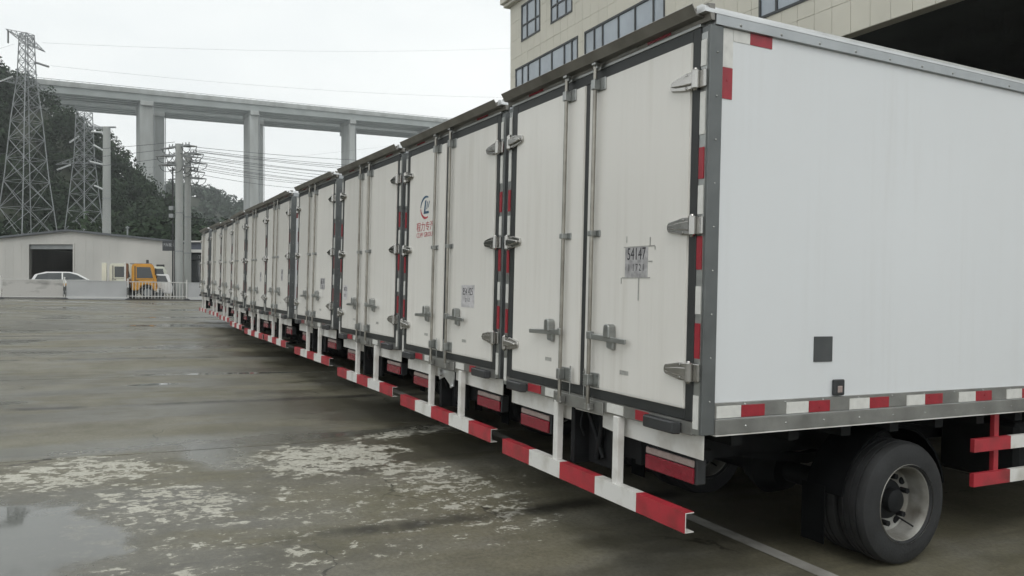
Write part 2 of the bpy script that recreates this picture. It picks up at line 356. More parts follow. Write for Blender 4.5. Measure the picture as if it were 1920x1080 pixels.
    thr = op('SUBTRACT', 0.77, op('MULTIPLY', zone, 0.302))
    fmix = op('ADD', op('MULTIPLY', fl, 0.66), op('MULTIPLY', fl2, 0.34))
    flk = rng(op('SUBTRACT', fmix, thr), -0.003, 0.006)
    halo = op('MULTIPLY', rng(op('SUBTRACT', fmix, thr), -0.10, 0.0), 0.35)
    flk = op('MULTIPLY', flk, op('SUBTRACT', 1.0, op('MULTIPLY', pud, 0.9)))
    # small scattered pale specks
    spk = rng(op('ADD', op('MULTIPLY', noise(2.6, 5, 0.6, (1.0, 0.6, 1), (9, 1, 0)), 0.8), op('MULTIPLY', fl2, 0.2)), 0.685, 0.70)
    flk = op('MAXIMUM', flk, op('MULTIPLY', spk, 0.8))
    wet = mixc(0.52, base, (0.020, 0.019, 0.015))
    col = mixc(op('MULTIPLY', damp, 0.85), base, wet)
    col = mixc(op('MULTIPLY', pud, 0.8), col, (0.105, 0.110, 0.100))
    col = mixc(halo, col, (0.19, 0.18, 0.14))
    flc = mixc(rng(mid, 0.3, 0.7), (0.50, 0.49, 0.43), (0.42, 0.41, 0.35))
    flc = mixc(op('MULTIPLY', rng(fine, 0.40, 0.70), 0.7), flc, (0.25, 0.24, 0.19))
    col = mixc(flk, col, flc)
    # joints weep: dark stained edge along the slab ends
    jx = op('ABSOLUTE', op('SUBTRACT', op('FRACT', op('ADD', op('MULTIPLY', op('ADD', X, op('MULTIPLY', ragged, 0.35)), 1 / 6.0), 10.3333 + 0.5), 0), 0.5), 0)
    stain = op('MULTIPLY', rng(jx, 0.004, 0.030, 1.0, 0.0), rng(noise(0.9, 4, 0.6, (0.3, 1, 1)), 0.40, 0.55))
    col = mixc(op('MULTIPLY', stain, 0.8), col, (0.018, 0.017, 0.014))
    l.new(col, b.inputs['Base Color'])
    rough = op('SUBTRACT', 0.62, op('MULTIPLY', damp, 0.30))
    rough = op('ADD', rough, op('MULTIPLY', op('SUBTRACT', mid, 0.5), 0.25))
    rough = op('ADD', op('MULTIPLY', rough, op('SUBTRACT', 1.0, pud)), op('MULTIPLY', pud, 0.035))
    rough = op('ADD', op('MULTIPLY', rough, op('SUBTRACT', 1.0, flk)), op('MULTIPLY', flk, 0.8))
    l.new(op('MAXIMUM', rough, 0.03), b.inputs['Roughness'])
    b.inputs['IOR'].default_value = 1.40
    hgt = op('ADD', op('MULTIPLY', op('ADD', op('MULTIPLY', fine, 0.5), op('MULTIPLY', grit, 0.35)), op('SUBTRACT', 1.0, pud)), op('MULTIPLY', flk, 0.6))
    bp = n.new('ShaderNodeBump'); bp.inputs['Strength'].default_value = 0.35; bp.inputs['Distance'].default_value = 0.004
    l.new(hgt, bp.inputs['Height']); l.new(bp.outputs['Normal'], b.inputs['Normal'])
    return m
WETC = concrete_mat()
GAPM = mat('joint_filler', (0.03, 0.028, 0.022), 0.7, 0, 0.3, 4)
ground = MB().add([(-250, -250, -0.014), (250, -250, -0.014), (250, 250, -0.014), (-250, 250, -0.014)], [(0, 1, 2, 3)]).build('ground', WETC, kind='structure')
ground.matrix_world = GROUND
gapstrip = MB().add([(-50.5, -24, -0.010), (13, -24, -0.010), (13, 24, -0.010), (-50.5, 24, -0.010)], [(0, 1, 2, 3)]).build('joint_filler', GAPM, ground)
xs = [-47 + 6 * i for i in range(11)]; ys = [-22.0, -15.5, -9.0, 9.5, 16.0, 22.5]
for i in range(len(xs) - 1):
    for j in range(len(ys) - 1):
        g = 0.012
        MB().box(xs[i] + g, xs[i + 1] - g, ys[j] + g, ys[j + 1] - g, -0.03, 0.0).build('concrete_slab', WETC, ground, bevel=0.004)
PAINT = mat('worn_line_paint', (0.36, 0.355, 0.33), 0.7, 0, 0.2, 3, col2=(0.17, 0.16, 0.14))
pl = MB()
pl.add([(-30, 1.05, 0.004), (6, 1.05, 0.004), (6, 1.17, 0.004), (-30, 1.17, 0.004)], [(0, 1, 2, 3)])
plo = pl.build('parking_line', PAINT, kind='structure'); plo.matrix_world = GROUND

# ------------------------------------------------------------------ the box truck
W, L, H, GZ = 2.4, 6.8, 2.2, 0.945
OFF = (1.2, 0, GZ)                       # truck parts are drawn from the rear right box corner, the root stands at the rear centre on the ground
def T(p): return (p[0] + 1.2, p[1], p[2] + GZ)

def make_hinge(side):                    # side=+1 right, strap points to -x
    s = -side
    h = MB()
    h.prism([(s * 0.045, -0.046), (s * 0.11, -0.048), (s * 0.235, -0.026), (s * 0.245, -0.010), (s * 0.245, 0.010), (s * 0.235, 0.026), (s * 0.11, 0.048), (s * 0.045, 0.046)], 'y', -0.034, -0.012)
    h.prism([(s * 0.02, -0.026), (s * 0.12, -0.020), (s * 0.215, -0.009), (s * 0.215, 0.009), (s * 0.12, 0.020), (s * 0.02, 0.026)], 'y', -0.052, -0.032)
    h.cyl((s * 0.025, -0.034, -0.052), (s * 0.025, -0.034, 0.052), 0.022, 12)
    h.box(s * 0.03, -s * 0.036, -0.02, -0.001, -0.048, 0.048)
    h.cyl((s * 0.025, -0.034, -0.062), (s * 0.025, -0.034, 0.062), 0.012, 8)
    for dx, dz in ((0.19, 0), (0.10, 0.034), (0.10, -0.034)):
        h.dome((s * dx, -0.036 if dz else -0.05, dz), (0, -1, 0), 0.010)
    return h

def make_truck():
    r = empty('box_truck', 'x', 'truck', 'box trucks backed up in a row')
    B_ = lambda mb, name, m, parent=r, **k: mb.build(name, m, parent, off=OFF, **k)
    # box shell
    B_(MB().box(-W + .012, -.012, .09, L, 0.0, 2.21).box(-W + .03, -.03, .03, L - .01, 2.20, 2.29), 'box_body', SIDEW, bevel=.006)
    for s in (0, 1):
        f = (lambda x: x) if s == 0 else (lambda x: -W - x)
        B_(MB().box(f(-.0713), f(0), 0, .085, 0, 2.205).box(f(-.03), f(.002), .08, .088, 0, 2.2), 'corner_post', POSTM, bevel=.003)
        B_(MB().box(f(-.0705), f(-.018), -.003, .01, .0, 2.17), 'post_facing', STEEL)
        B_(MB().box(f(-.05), f(.004), .088, L, .088, .172), 'bottom_rail', SILLM, bevel=.003)
        B_(MB().box(f(-.05), f(.013), .086, L, 0, .082), 'lower_rail', SILLM, bevel=.003)
        B_(MB().box(f(-.04), f(.010), .088, L, .083, .087), 'rail_bead', ALU)
        B_(MB().box(f(-.04), f(.009), .03, L, 2.205, 2.262), 'top_flange', FLANGE, bevel=.002)
        B_(MB().box(f(-.04), f(.016), .086, L, -.006, -.0005), 'rail_edge', WHITEP)
        prof = [(f(.010), 2.262), (f(.012), 2.276), (f(.002), 2.296), (f(-.02), 2.306), (f(-.06), 2.306), (f(-.06), 2.262)]
        B_(MB().prism(prof, 'y', -.05, L), 'top_rail', ALU, smooth=40)
    riv = MB()
    for i in range(22):
        y = .20 + i * .3
        for s in (1, -1):
            xx = (lambda d: d if s == 1 else -W - d)
            riv.dome((xx(.009), y, 2.225), (s, 0, 0), .010); riv.dome((xx(.004), y + .1, .158), (s, 0, 0), .008); riv.dome((xx(.013), y + .1, .04), (s, 0, 0), .008)
    for i in range(9):
        for s in (1, -1): riv.dome(((.002 if s == 1 else -W - .002), .05, .18 + i * .235), (s, 0, 0), .006)
    B_(riv, 'rivets', STEEL, kind='stuff')
    # rear frame: header, sill
    B_(MB().box(-W + .0713, -.0713, -.012, .09, 2.2055, 2.224), 'header', STEEL, bevel=.002)
    B_(MB().box(-W + .0713, -.0713, -.004, .09, -.012, .0655), 'rear_sill', SILLM, bevel=.004)
    B_(MB().box(-1.56, -.93, -.016, -.005, -.03, .05), 'latch_plate', SILLM, bevel=.003)
    # rain gutter over the doors
    gp_ = [(.02, 2.224), (-.004, 2.224), (-.020, 2.285), (-.027, 2.310), (.02, 2.314)]
    B_(MB().prism(gp_, 'x', -W - .006, .008), 'header_cap', GUTTER, bevel=.0015)
    gl_ = [(-.012, 2.246), (-.062, 2.250), (-.096, 2.306), (-.092, 2.310), (-.058, 2.258), (-.018, 2.290)]
    gm = MB()
    x0, x1 = -W + .065, -.044
    vs = [(x0 + (.0 if y > -.05 else -.03), y, z) for y, z in gl_] + [(x1 + (.0 if y > -.1 else .0), y, z) for y, z in gl_]
    n_ = len(gl_)
    gm.add(vs, [tuple(range(n_ - 1, -1, -1)), tuple(range(n_, 2 * n_))] + [(i, (i + 1) % n_, n_ + (i + 1) % n_, n_ + i) for i in range(n_)])
    B_(gm, 'rain_gutter', GUTTER)
    # rubber frame
    sm = MB()
    sm.box(-2.312, -2.219, -.010, .03, .066, 2.205).box(-.131, -.0713, -.010, .03, .066, 2.205).box(-2.219, -.131, -.010, .03, 2.1376, 2.205).box(-2.219, -.131, -.010, .03, .066, .1276)
    sm.box(-1.222, -1.164, -.010, .03, .1276, 2.1376)
    B_(sm, 'door_seal', RUBBER, bevel=.004)
    hinges = {s: make_hinge(s) for s in (1, -1)}
    hm = {}
    for s in (1, -1):
        x0, x1 = (-1.164, -.131) if s == 1 else (-2.219, -1.222)
        d = B_(MB().box(x0, x1, -.018, .03, .1276, 2.1376), 'door', DOORW, bevel=.006, seg=2)
        B_(MB().box(x0 + .01, x1 - .01, -.0185, -.0182, .14, .142), 'edge_trim', ALU, d)
        for i, z in enumerate((1.92, 1.128, .333)):
            if s not in hm:
                h = hinges[s].build('hinge', CHROME, d, bevel=.004, smooth=35); hm[s] = h
            else: h = inst(hm[s], d)
            h.location = T((-.052 if s == 1 else -W + .052, 0, z))
        rx = -1.055 if s == 1 else -1.418
        B_(MB().cyl((rx, -.05, -.01), (rx, -.05, 2.215), .0135, 10), 'lock_rod', RODM, d, smooth=40)
        for z, w_, hh, nm in ((2.10, .085, .085, 'rod_bracket'), (1.134, .06, .045, 'rod_guide'), (.185, .085, .095, 'rod_bracket')):
            mb = MB().box(rx - .022, rx + w_, -.026, -.018, z - hh / 2, z + hh / 2).box(rx - .022, rx + .022, -.07, -.025, z - hh / 2.6, z + hh / 2.6)
            for q in (-1, 1): mb.dome((rx + w_ - .02, -.026, z + q * hh * .28), (0, -1, 0), .008)
            B_(mb, nm, STEEL, d, bevel=.004)
        B_(MB().box(rx - .022, rx + .022, -.055, -.03, 2.20, 2.235).box(rx - .012, rx + .03, -.075, -.03, 2.222, 2.24), 'top_cam', STEEL, d, bevel=.004)
        B_(MB().box(rx - .03, rx + .025, -.06, -.018, -.012, .03).cyl((rx - .03, -.05, .0), (rx + .03, -.05, -.01), .012, 8), 'bottom_cam', SILLM, d, bevel=.003)
        # springs of the bolt beside the lower bracket
        bx_ = rx + .12 if s == -1 else rx - .065
        sp = MB()
        for i in range(6): sp.cyl((bx_ - .016, -.035, .145 + i * .016), (bx_ + .016, -.045, .153 + i * .016), .006, 6)
        sp.cyl((bx_, -.04, .06), (bx_, -.04, .25), .005, 6)
        B_(sp, 'bolt_spring', STEEL, d)
        # handle and keeper
        hx0, hx1 = (rx, -.644) if s == 1 else (-1.867, rx)
        z0 = .468; far = hx1 if s == 1 else hx0
        B_(MB().prism([(rx, z0 + .022), (far, z0 + .004), (far, z0 - .026), (rx, z0 - .018)], 'y', -.062, -.046), 'handle', STEEL, d, bevel=.004)
        kx = -.83 if s == 1 else -1.59
        kp = MB().prism([(kx - .035, .405), (kx + .035, .395), (kx + .04, .47), (kx - .04, .47)], 'y', -.045, -.018).prism([(kx - .034, .47), (kx + .034, .47), (kx + .03, .545), (kx + .015, .556), (kx - .015, .556), (kx - .03, .545)], 'y', -.075, -.018)
        B_(kp, 'handle_keeper', STEEL, d, bevel=.006)
        B_(MB().box(rx - .02 if s == -1 else rx - .01, rx + .01 if s == -1 else rx + .045, -.07, -.04, .45, .50), 'handle_clamp', STEEL, d, bevel=.004)
        # small maker's plate
        mx_ = -.70 if s == 1 else -1.64
        B_(MB().box(mx_ - .045, mx_ + .045, -.0195, -.0182, .252, .278), 'maker_plate', TAPE, d)
    # reflectors on the rear
    def ref(x0, x1, z0, z1, red, y0=-.005): B_(MB().box(x0, x1, y0 - .003, y0 + .004, z0, z1), 'reflector', REDREF if red else WHREF)
    for s in (0, 1):
        g = (lambda x: x) if s == 0 else (lambda x: -W - x)
        for z0, z1, red in ((1.62, 1.85, 0), (1.38, 1.55, 1), (1.19, 1.345, 0), (.89, 1.07, 1), (.65, .80, 0), (.41, .60, 1), (.03, .21, 0), (1.99, 2.13, 0)):
            ref(g(-.066), g(-.026), z0, z1, red)
    for x0, x1, red in ((-1.956, -1.765, 1), (-1.693, -1.517, 0), (-.892, -.716, 0), (-.588, -.462, 1)): ref(x0, x1, -.002, .056, red, -.006)
    for x0, x1, red in ((-.55, -.33, 1), (-2.05, -1.83, 1), (-1.75, -1.55, 0), (-.85, -.65, 0)):
        B_(MB().prism([(-.006, 2.232), (-.014, 2.270), (-.0175, 2.270), (-.0095, 2.232)], 'x', x0, x1), 'reflector', LENSR if red else SILLM)  # header reflectors: shade under the gutter is put into their darker colours
    # dock bumpers
    for x0, x1 in ((-.475, -.16), (-2.26, -1.975)):
        B_(MB().prism([(x0, -.004), (x0 + .02, -.055), (x1 - .02, -.055), (x1, -.004)], 'z', -.018, .05), 'dock_buffer', PLASTIC, bevel=.008)
    # reflectors and fittings on the two sides
    for s in (0, 1):
        g = (lambda x: x) if s == 0 else (lambda x: -W - x)
        y = .095; i = 0
        while y < 6.5:
            B_(MB().box(g(.004), g(.0085), y, y + .172, .09, .155), 'reflector', WHREF)
            B_(MB().box(g(.004), g(.0085), y + .174, y + .345, .09, .155), 'reflector', REDREF)
            y += .512
        B_(MB().box(g(-.012), g(-.0095), .168, .286, 2.14, 2.203), 'reflector', WHREF)
        B_(MB().box(g(-.012), g(-.009), .288, .45, 2.14, 2.203), 'reflector', REDREF)
        B_(MB().box(g(-.012), g(-.0095), .093, .165, 1.992, 2.203), 'reflector', WHREF)
        B_(MB().box(g(-.012), g(-.009), .093, .165, 1.82, 1.990), 'reflector', REDREF)
        vp = MB().box(g(-.012), g(-.006), .83, .98, .379, .527)
        B_(vp, 'vent_plate', VENT, bevel=.001)
        sm_ = B_(MB().box(g(-.012), g(.012), .985, 1.072, .178, .272), 'side_marker', PLASTIC, bevel=.006)
        B_(MB().box(g(.008), g(.016), 1.01, 1.048, .195, .235), 'lens', LENSC, sm_, bevel=.003)
    # skirt under the sill
    sk = MB().prism([(-2.345, -.012), (-2.345, -.145), (-1.575, -.145), (-1.575, -.14), (-1.41, -.14), (-1.395, -.058), (-1.03, -.053), (-1.03, -.125), (-.84, -.14), (-.048, -.145), (-.048, -.012)], 'y', .055, .062)
    B_(sk, 'skirt', WHITEP)
    for x0 in (-.615, -2.25):
        tl = B_(MB().box(x0, x0 + .465, .10, .17, -.31, -.165), 'tail_light', PLASTIC, bevel=.006)
        B_(MB().box(x0 + .012, x0 + .453, .085, .10, -.212, -.172), 'clear_lens', LENSC, tl, bevel=.005)
        B_(MB().box(x0 + .012, x0 + .453, .082, .10, -.303, -.216), 'red_lens', LENSR, tl, bevel=.005)
        B_(MB().box(x0 + .10, x0 + .14, .17, .5, -.27, -.2), 'lamp_bracket', BLACK, tl)
    # rear underrun guard
    g = B_(MB().box(-2.32, -.08, -.029, -.024, -.54, -.43).box(-2.32, -.08, -.024, .03, -.435, -.43).box(-2.32, -.08, -.024, .03, -.54, -.535), 'underrun_bar', WHITEP)
    for i in range(5):
        a = -2.32 + i * .448
        B_(MB().box(a, a + .448, -.0315, -.0295, -.5405, -.4295).box(a, a + .448, -.0315, .03, -.4295, -.4275), 'stripe', REDP if i % 2 == 0 else WHITEP, g)
    for x0 in (-1.545, -.805): B_(MB().box(x0, x0 + .058, -.02, .03, -.43, -.013), 'guard_strut', WHITEP, bevel=.004)
    # chassis
    ch = MB()
    for x0 in (-.86, -1.60): ch.box(x0, x0 + .06, .2, 8.4, -.34, -.1)
    for y in (.22, 1.1, 2.3, 3.6, 5.0, 6.4): ch.box(-1.54, -.86, y, y + .08, -.32, -.12)
    for i in range(15): ch.box(-2.3, -.1, .3 + i * .44, .38 + i * .44, -.09, -.0)
    B_(ch, 'chassis_frame', BLACK)
    hk = MB().box(-1.36, -1.02, .16, .2, -.42, -.06)
    hk.cyl((-1.30, .12, -.07), (-1.14, .14, -.36), .016, 8).cyl((-1.12, .12, -.09), (-1.22, .14, -.38), .02, 8).box(-1.42, -1.37, .05, .2, -.43, -.05)
    hk.tube([(-1.33, .09, -.06), (-1.31, .06, -.16), (-1.29, .08, -.23), (-1.33, .1, -.2)], .008, 6)
    B_(hk, 'tow_bracket', BLACK, bevel=.004)
    # rear axle and dual wheels
    ax = MB().cyl((-2.1, 1.72, -.548), (-.3, 1.72, -.548), .075, 14).lathe([(.0, -.2), (.14, -.16), (.2, 0), (.14, .16), (0, .2)], 'x', (-1.2, 1.72, -.548), 20)
    for x0 in (-.86, -1.60): ax.prism([(.95, -.32), (1.1, -.36), (1.66, -.44), (2.2, -.36), (2.4, -.30), (2.2, -.31), (1.66, -.37), (1.1, -.31)], 'x', x0 - .01, x0 + .06)
    B_(ax, 'rear_axle', BLACK, smooth=35)
    tp = [(.235, .0), (.245, -.012), (.285, -.016), (.290, -.020), (.296, -.020), (.300, -.016), (.330, -.014), (.334, -.018), (.340, -.017), (.346, -.012), (.378, .006), (.391, .028), (.393, .05), (.384, .052), (.384, .06), (.393, .062), (.394, .096), (.385, .098), (.385, .106), (.394, .108), (.394, .142), (.384, .144), (.384, .152), (.393, .154), (.391, .176), (.378, .198), (.345, .216), (.29, .220), (.245, .216), (.235, .2)]
    tyre0 = MB().lathe(tp, 'x', (0, 0, 0), 48)
    rp = [(.252, -.012), (.256, -.004), (.246, .004), (.232, .010), (.222, .03), (.216, .06), (.214, .10), (.205, .135), (.185, .15), (.12, .155), (.115, .14), (.0, .14)]
    rp = [(a, -b) for a, b in rp]
    def wheel(cx, cy, side, dish, parent):   # rim face looks toward side*x
        w = empty_part('wheel', parent); w.location = T((cx, cy, -.548))
        t_ = link('tyre', TY['tyre'], w); t_.location = (-.102, 0, 0)
        rm = link('rim', TY['rim' if dish else 'rim_flat'], w); rm.scale = (side, 1, 1)
        hb = link('hub', TY['hub'], w); hb.scale = (side, 1, 1); hb.location = (-.04 * side if dish else .05 * side, 0, 0)
        return w
    if 'tyre' not in TY:
        o = tyre0.build('tyre', TYRE, None, smooth=30); TY['tyre'] = o.data; bpy.data.objects.remove(o)
        rimb = MB().lathe([(a, b + .108) for a, b in rp], 'x', (0, 0, 0), 40)
        o = rimb.build('rim', RIM, None, smooth=35); TY['rim'] = o.data; bpy.data.objects.remove(o)
        o = MB().lathe([(.252, .108), (.256, .1), (.23, .09), (.215, .06), (.2, .05), (.1, .075), (0, .08)], 'x', (0, 0, 0), 40).build('rim', RIM, None, smooth=35); TY['rim_flat'] = o.data; bpy.data.objects.remove(o)
        hb = MB().lathe([(.0, .085), (.06, .085), (.075, .075), (.08, .03), (.125, .02), (.13, .0)], 'x', (0, 0, 0), 24)
        for i in range(6):
            t = 2 * math.pi * i / 6 + .3
            hb.cyl((0, .152 * math.cos(t), .152 * math.sin(t)), (.05, .152 * math.cos(t), .152 * math.sin(t)), .020, 6)
        hb.cyl((.03, .06, -.11), (.13, .1, -.16), .006, 6)
        for i in range(4):
            t = 2 * math.pi * i / 4 + .6
            hb.cyl((-.003, .185 * math.cos(t), .185 * math.sin(t)), (.006, .185 * math.cos(t), .185 * math.sin(t)), .026, 10)
        o = hb.build('hub', BLACK, None, smooth=35); TY['hub'] = o.data; bpy.data.objects.remove(o)
    for cx, sd_, dish in ((-.155, 1, True), (-.385, -1, True), (-W + .155, -1, True), (-W + .385, 1, True)): wheel(cx, 1.72, sd_, dish, r)
    for cx, sd_ in ((-.20, 1), (-W + .20, -1)): wheel(cx, 7.35, sd_, False, r)
    # mudguards and flaps
    for x0, x1 in ((-.50, -.04), (-W + .04, -W + .50)):
        pr = [(1.72 + .50 * math.cos(t), -.548 + .485 * math.sin(t)) for t in np.linspace(.15, math.pi - .15, 12)]
        pr2 = [(1.72 + .485 * math.cos(t), -.548 + .47 * math.sin(t)) for t in np.linspace(math.pi - .15, .15, 12)]
        B_(MB().prism(pr + pr2, 'x', x0 + .09, x1 - .09), 'mudguard', MUDG, smooth=50)
        B_(MB().box(x0 + .12, x1 - .16, 1.16, 1.168, -.78, -.42), 'mud_flap', MUDG)
    # side guards: two striped rails on posts
    for s in (0, 1):
        f = (lambda x: x) if s == 0 else (lambda x: -W - x)
        gd = B_(MB().box(f(-.08), f(-.05), 2.62, 2.67, -.495, -.01).box(f(-.08), f(-.05), 4.1, 4.15, -.495, -.01).box(f(-.08), f(-.05), 5.6, 5.65, -.495, -.01), 'side_guard', REDP)
        for z in (-.262, -.494):
            for i in range(9):
                a = 2.36 + i * .4
                B_(MB().box(f(-.05), f(-.02), a, a + .4, z, z + .089), 'stripe', REDP if i % 2 == 0 else WHITEP, gd)
    tk = MB().box(-.72, -.12, 3.0, 4.1, -.55, -.12)
    B_(MB().cyl((-1.9, 3.2, -.35), (-1.9, 3.9, -.35), .13, 16), 'air_tank', BLACK, smooth=40)
    B_(tk, 'fuel_tank', BLACK, bevel=.03)
    # cab
    cb = MB().prism([(6.95, -.25), (6.95, 1.25), (7.1, 1.32), (8.25, 1.28), (8.62, .48), (8.72, .36), (8.72, -.48), (7.85, -.48), (7.75, -.1), (7.0, -.1), (6.97, -.25)], 'x', -2.25, -.15)
    cab = B_(cb, 'cab', CARW, bevel=.05, seg=2)
    B_(MB().add([(-2.1, 8.284, 1.22), (-.3, 8.284, 1.22), (-.25, 8.60, .55), (-2.15, 8.60, .55)], [(0, 1, 2, 3)]).add([(-2.1, 8.304, 1.22), (-.3, 8.304, 1.22), (-.25, 8.62, .55), (-2.15, 8.62, .55)], [(0, 1, 2, 3)]), 'windscreen', CGLASS, cab)
    for x in (-.149, -2.251): B_(MB().prism([(7.35, .5), (7.35, 1.15), (8.15, 1.15), (8.42, .5)], 'x', x - .004, x + .004), 'side_window', CGLASS, cab)
    B_(MB().box(-2.2, -.2, 8.70, 8.78, -.55, -.2), 'front_bumper', PLASTIC, cab, bevel=.03)
    for x0 in (-.55, -2.15): B_(MB().box(x0, x0 + .3, 8.71, 8.75, -.12, .06), 'headlight', LENSC, cab, bevel=.02)
    return r
TY = {}
def empty_part(name, parent):
    o = bpy.data.objects.new(name, None); COL.objects.link(o); o.parent = parent; o.empty_display_size = .1; return o

proto = make_truck()
SPOTS = [(0, 0, 0, 0), (-2.575, .055, .017, .010), (-5.21, .07, .050, .022), (-8.19, .085, .108, .020), (-11.27, .053, .134, .002), (-13.57, .03, .132, .016), (-16.33, .0, .168, -.012), (-19.55, .128, .197, -.003), (-21.9, .115, .248, .01), (-24.74, .057, .263, 0)]
LABELS = ['nearest white box truck, at the right, with long side panel and rear wheel in view',
          'second box truck from the right, red and blue ring logo on its left door',
          'third box truck from the right, white label above its left door handle',
          'fourth box truck from the right, inked label with a drip on its right door',
          'fifth box truck from the right, tall narrow inked mark on its right door',
          'sixth box truck from the right, pushed close against the fifth one',
          'seventh box truck from the right, three places short of the far end',
          'eighth box truck from the right, third from the far end of the row',
          'ninth box truck from the right, next to the farthest one',
          'farthest box truck, at the left end of the row before the dark shop front']
TR = []
for k, (x, y, z, yaw) in enumerate(SPOTS):
    t = proto if k == 0 else copy_tree(proto)
    t['label'] = LABELS[k]; TR.append(t)
    # stand on the yard: the spot is the rear right box corner
    t.matrix_world = LOT @ Matrix.Translation((x, y, z)) @ Matrix.Rotation(yaw, 4, 'Z') @ Matrix.Translation((-1.2, 0, 0))
def door(k, side):                      # side 0 right, 1 left
    return [c for c in TR[k].children if c.name.startswith('door') and not c.name.startswith('door_seal')][side]
REDREF_DIM = mat('angle_dimmed_reflector', (0.20, 0.07, 0.07), 0.45, 0, 0.2, 20)  # weaker light return at the far viewing angle is put into this colour
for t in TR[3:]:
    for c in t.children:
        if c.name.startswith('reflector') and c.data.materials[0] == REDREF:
            c.material_slots[0].link = 'OBJECT'; c.material_slots[0].material = REDREF_DIM
RX = (R(90), 0, 0)
def label_sheet(k, side, x0, x1, z0, z1, m, lines, drip=True):
    d = door(k, side)
    s = MB().box(x0, x1, -.0196, -.0184, z0, z1).build('label', m, d, off=OFF)
    cx = (x0 + x1) / 2
    for tx, z, sz in lines: text(tx, sz, s, INK, T((cx, -.0198, z)), RX, sx=.72)
    if drip: MB().box(x0 + .6 * (x1 - x0), x0 + .6 * (x1 - x0) + .012, -.0194, -.0184, z0 - .14, z0).build('ink_drip', TAPE, d, off=OFF)
    return s
lb = label_sheet(0, 0, -.715, -.485, .85, 1.03, STICKER2, [('54147', .955, .105), ('1  1 7 2 1', .888, .06)])
tb = MB()
for (x0, x1, z0, z1) in ((-.73, -.42, 1.030, 1.036), (-.47, -.461, 1.03, 1.085), (-.745, -.46, .844, .850), (-.705, -.700, 1.06, 1.10), (-.755, -.749, .81, .845), (-.48, -.44, .94, .946), (-.42, -.415, 1.01, 1.03)):
    tb.box(x0, x1, -.0203, -.0184, z0, z1)
tb.build('tape_strip', TAPE, door(0, 0), off=OFF)
label_sheet(1, 0, -.78, -.50, .57, .77, STICKER, [('854 425', .68, .095), ('2 1 6 3', .62, .05)], False)
label_sheet(2, 1, -2.17, -1.98, .52, .71, STICKER, [('84 73', .63, .08), ('3 6 1', .55, .06)], False)
label_sheet(3, 0, -.73, -.46, .58, .75, STICKER2, [('86 41', .66, .12), ('7 3', .59, .08)], True)
label_sheet(4, 0, -.72, -.54, .68, .90, STICKER2, [('83', .80, .1), ('41', .70, .1)], False)
label_sheet(5, 0, -.6, -.42, .66, .86, STICKER2, [('82', .76, .1)], False)
# ring logo and lettering on the second truck
ld = door(1, 1)
cx, cz = -1.735, 1.555; LS = .72; LX = 1.32
ring = MB(); n = 40
for a0, a1, mi in ((60, 178, 1), (184, 300, 0)):
    k_ = 22; vs = []
    for i in range(k_ + 1):
        a = R(a0 + (a1 - a0) * i / k_); w_ = .035 * (.35 + .65 * math.sin(math.pi * (i + 2) / (k_ + 4)))
        for q, y in ((.165, -.0190), (.165 - w_, -.0190)): vs.append((cx + LX * LS * q * math.cos(a) * .95, y, cz + LS * q * math.sin(a)))
    ring.add(vs, [(2 * i, 2 * i + 1, 2 * i + 3, 2 * i + 2) for i in range(k_)], mi)
ring.add([(cx - LX * LS * .06, -.019, cz - LS * .09), (cx - LX * LS * .02, -.019, cz + LS * .10), (cx + LX * LS * .02, -.019, cz + LS * .10), (cx - LX * LS * .005, -.019, cz - LS * .055), (cx + LX * LS * .09, -.019, cz - LS * .055), (cx + LX * LS * .10, -.019, cz - LS * .09)], [(0, 1, 2, 3), (0, 3, 4, 5)], 1)
ring.add([(cx + LX * LS * .02, -.019, cz - LS * .03), (cx + LX * LS * .045, -.019, cz + LS * .08), (cx + LX * LS * .065, -.019, cz + LS * .08), (cx + LX * LS * .04, -.019, cz - LS * .03)], [(0, 1, 2, 3)], 1)
ring.add([(cx + LX * LS * .06, -.019, cz - LS * .01), (cx + LX * LS * .10, -.019, cz + LS * .08), (cx + LX * LS * .12, -.019, cz + LS * .08), (cx + LX * LS * .08, -.019, cz - LS * .01)], [(0, 1, 2, 3)], 1)
ring.build('ring_logo', [LOGOR, LOGOB], ld, off=OFF)
text('程力专汽', .100, ld, LOGOR, T((cx, -.019, 1.325)), RX, sx=1.25)
text('CLW GROUP', .068, ld, LOGOR, T((cx, -.019, 1.255)), RX, sx=1.22)
# the second truck's tow plate is bare metal
MB().prism([(-1.42, -.05), (-1.38, -.16), (-1.25, -.12), (-1.08, -.2), (-1.03, -.19), (-1.03, -.05)], 'y', .03, .042).cyl((-1.32, .0, -.09), (-1.32, .03, -.09), .035, 10).cyl((-1.07, .02, -.19), (-1.07, .03, -.19), .02, 8).build('tow_plate', ALU, TR[1], off=OFF, label='pale bare metal tow plate')

# ------------------------------------------------------------------ beige building behind the trucks
D = 21.0; YF = CAM.y + D
def fx(px):                              # where the view ray through column px meets the facade
    q = (px - 960) / FPX
    return CAM.x + D * (F0.x + q * R0.x) / (F0.y + q * R0.y)
bl = empty('office_building', 'beige clad office block with dark ribbon windows above a deep dark canopy', 'building', M=Matrix.Translation((fx(957), YF, -3)))
def bw(mb, name, m, parent=None, **k):
    p = parent or bl
    return mb.build(name, m, p, off=(-fx(957), -YF, 3), **k)
XL, XR = fx(957), 9.0
zc = CAM.z; zs, zt_ = zc + .3857 * D, zc + .797 * D
bw(MB().box(XL, XR, YF + .06, YF + .45, zs, zt_), 'facade_wall', CLADJ)
bw(MB().box(XL, XL + .4, YF + .45, YF + 22, -3, zt_), 'end_wall', CLAD)
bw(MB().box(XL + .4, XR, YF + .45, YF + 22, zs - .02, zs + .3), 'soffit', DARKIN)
bw(MB().box(XL + .4, XR, YF + 21.0, YF + 21.3, -3, zs - .02), 'back_wall', DARKIN)
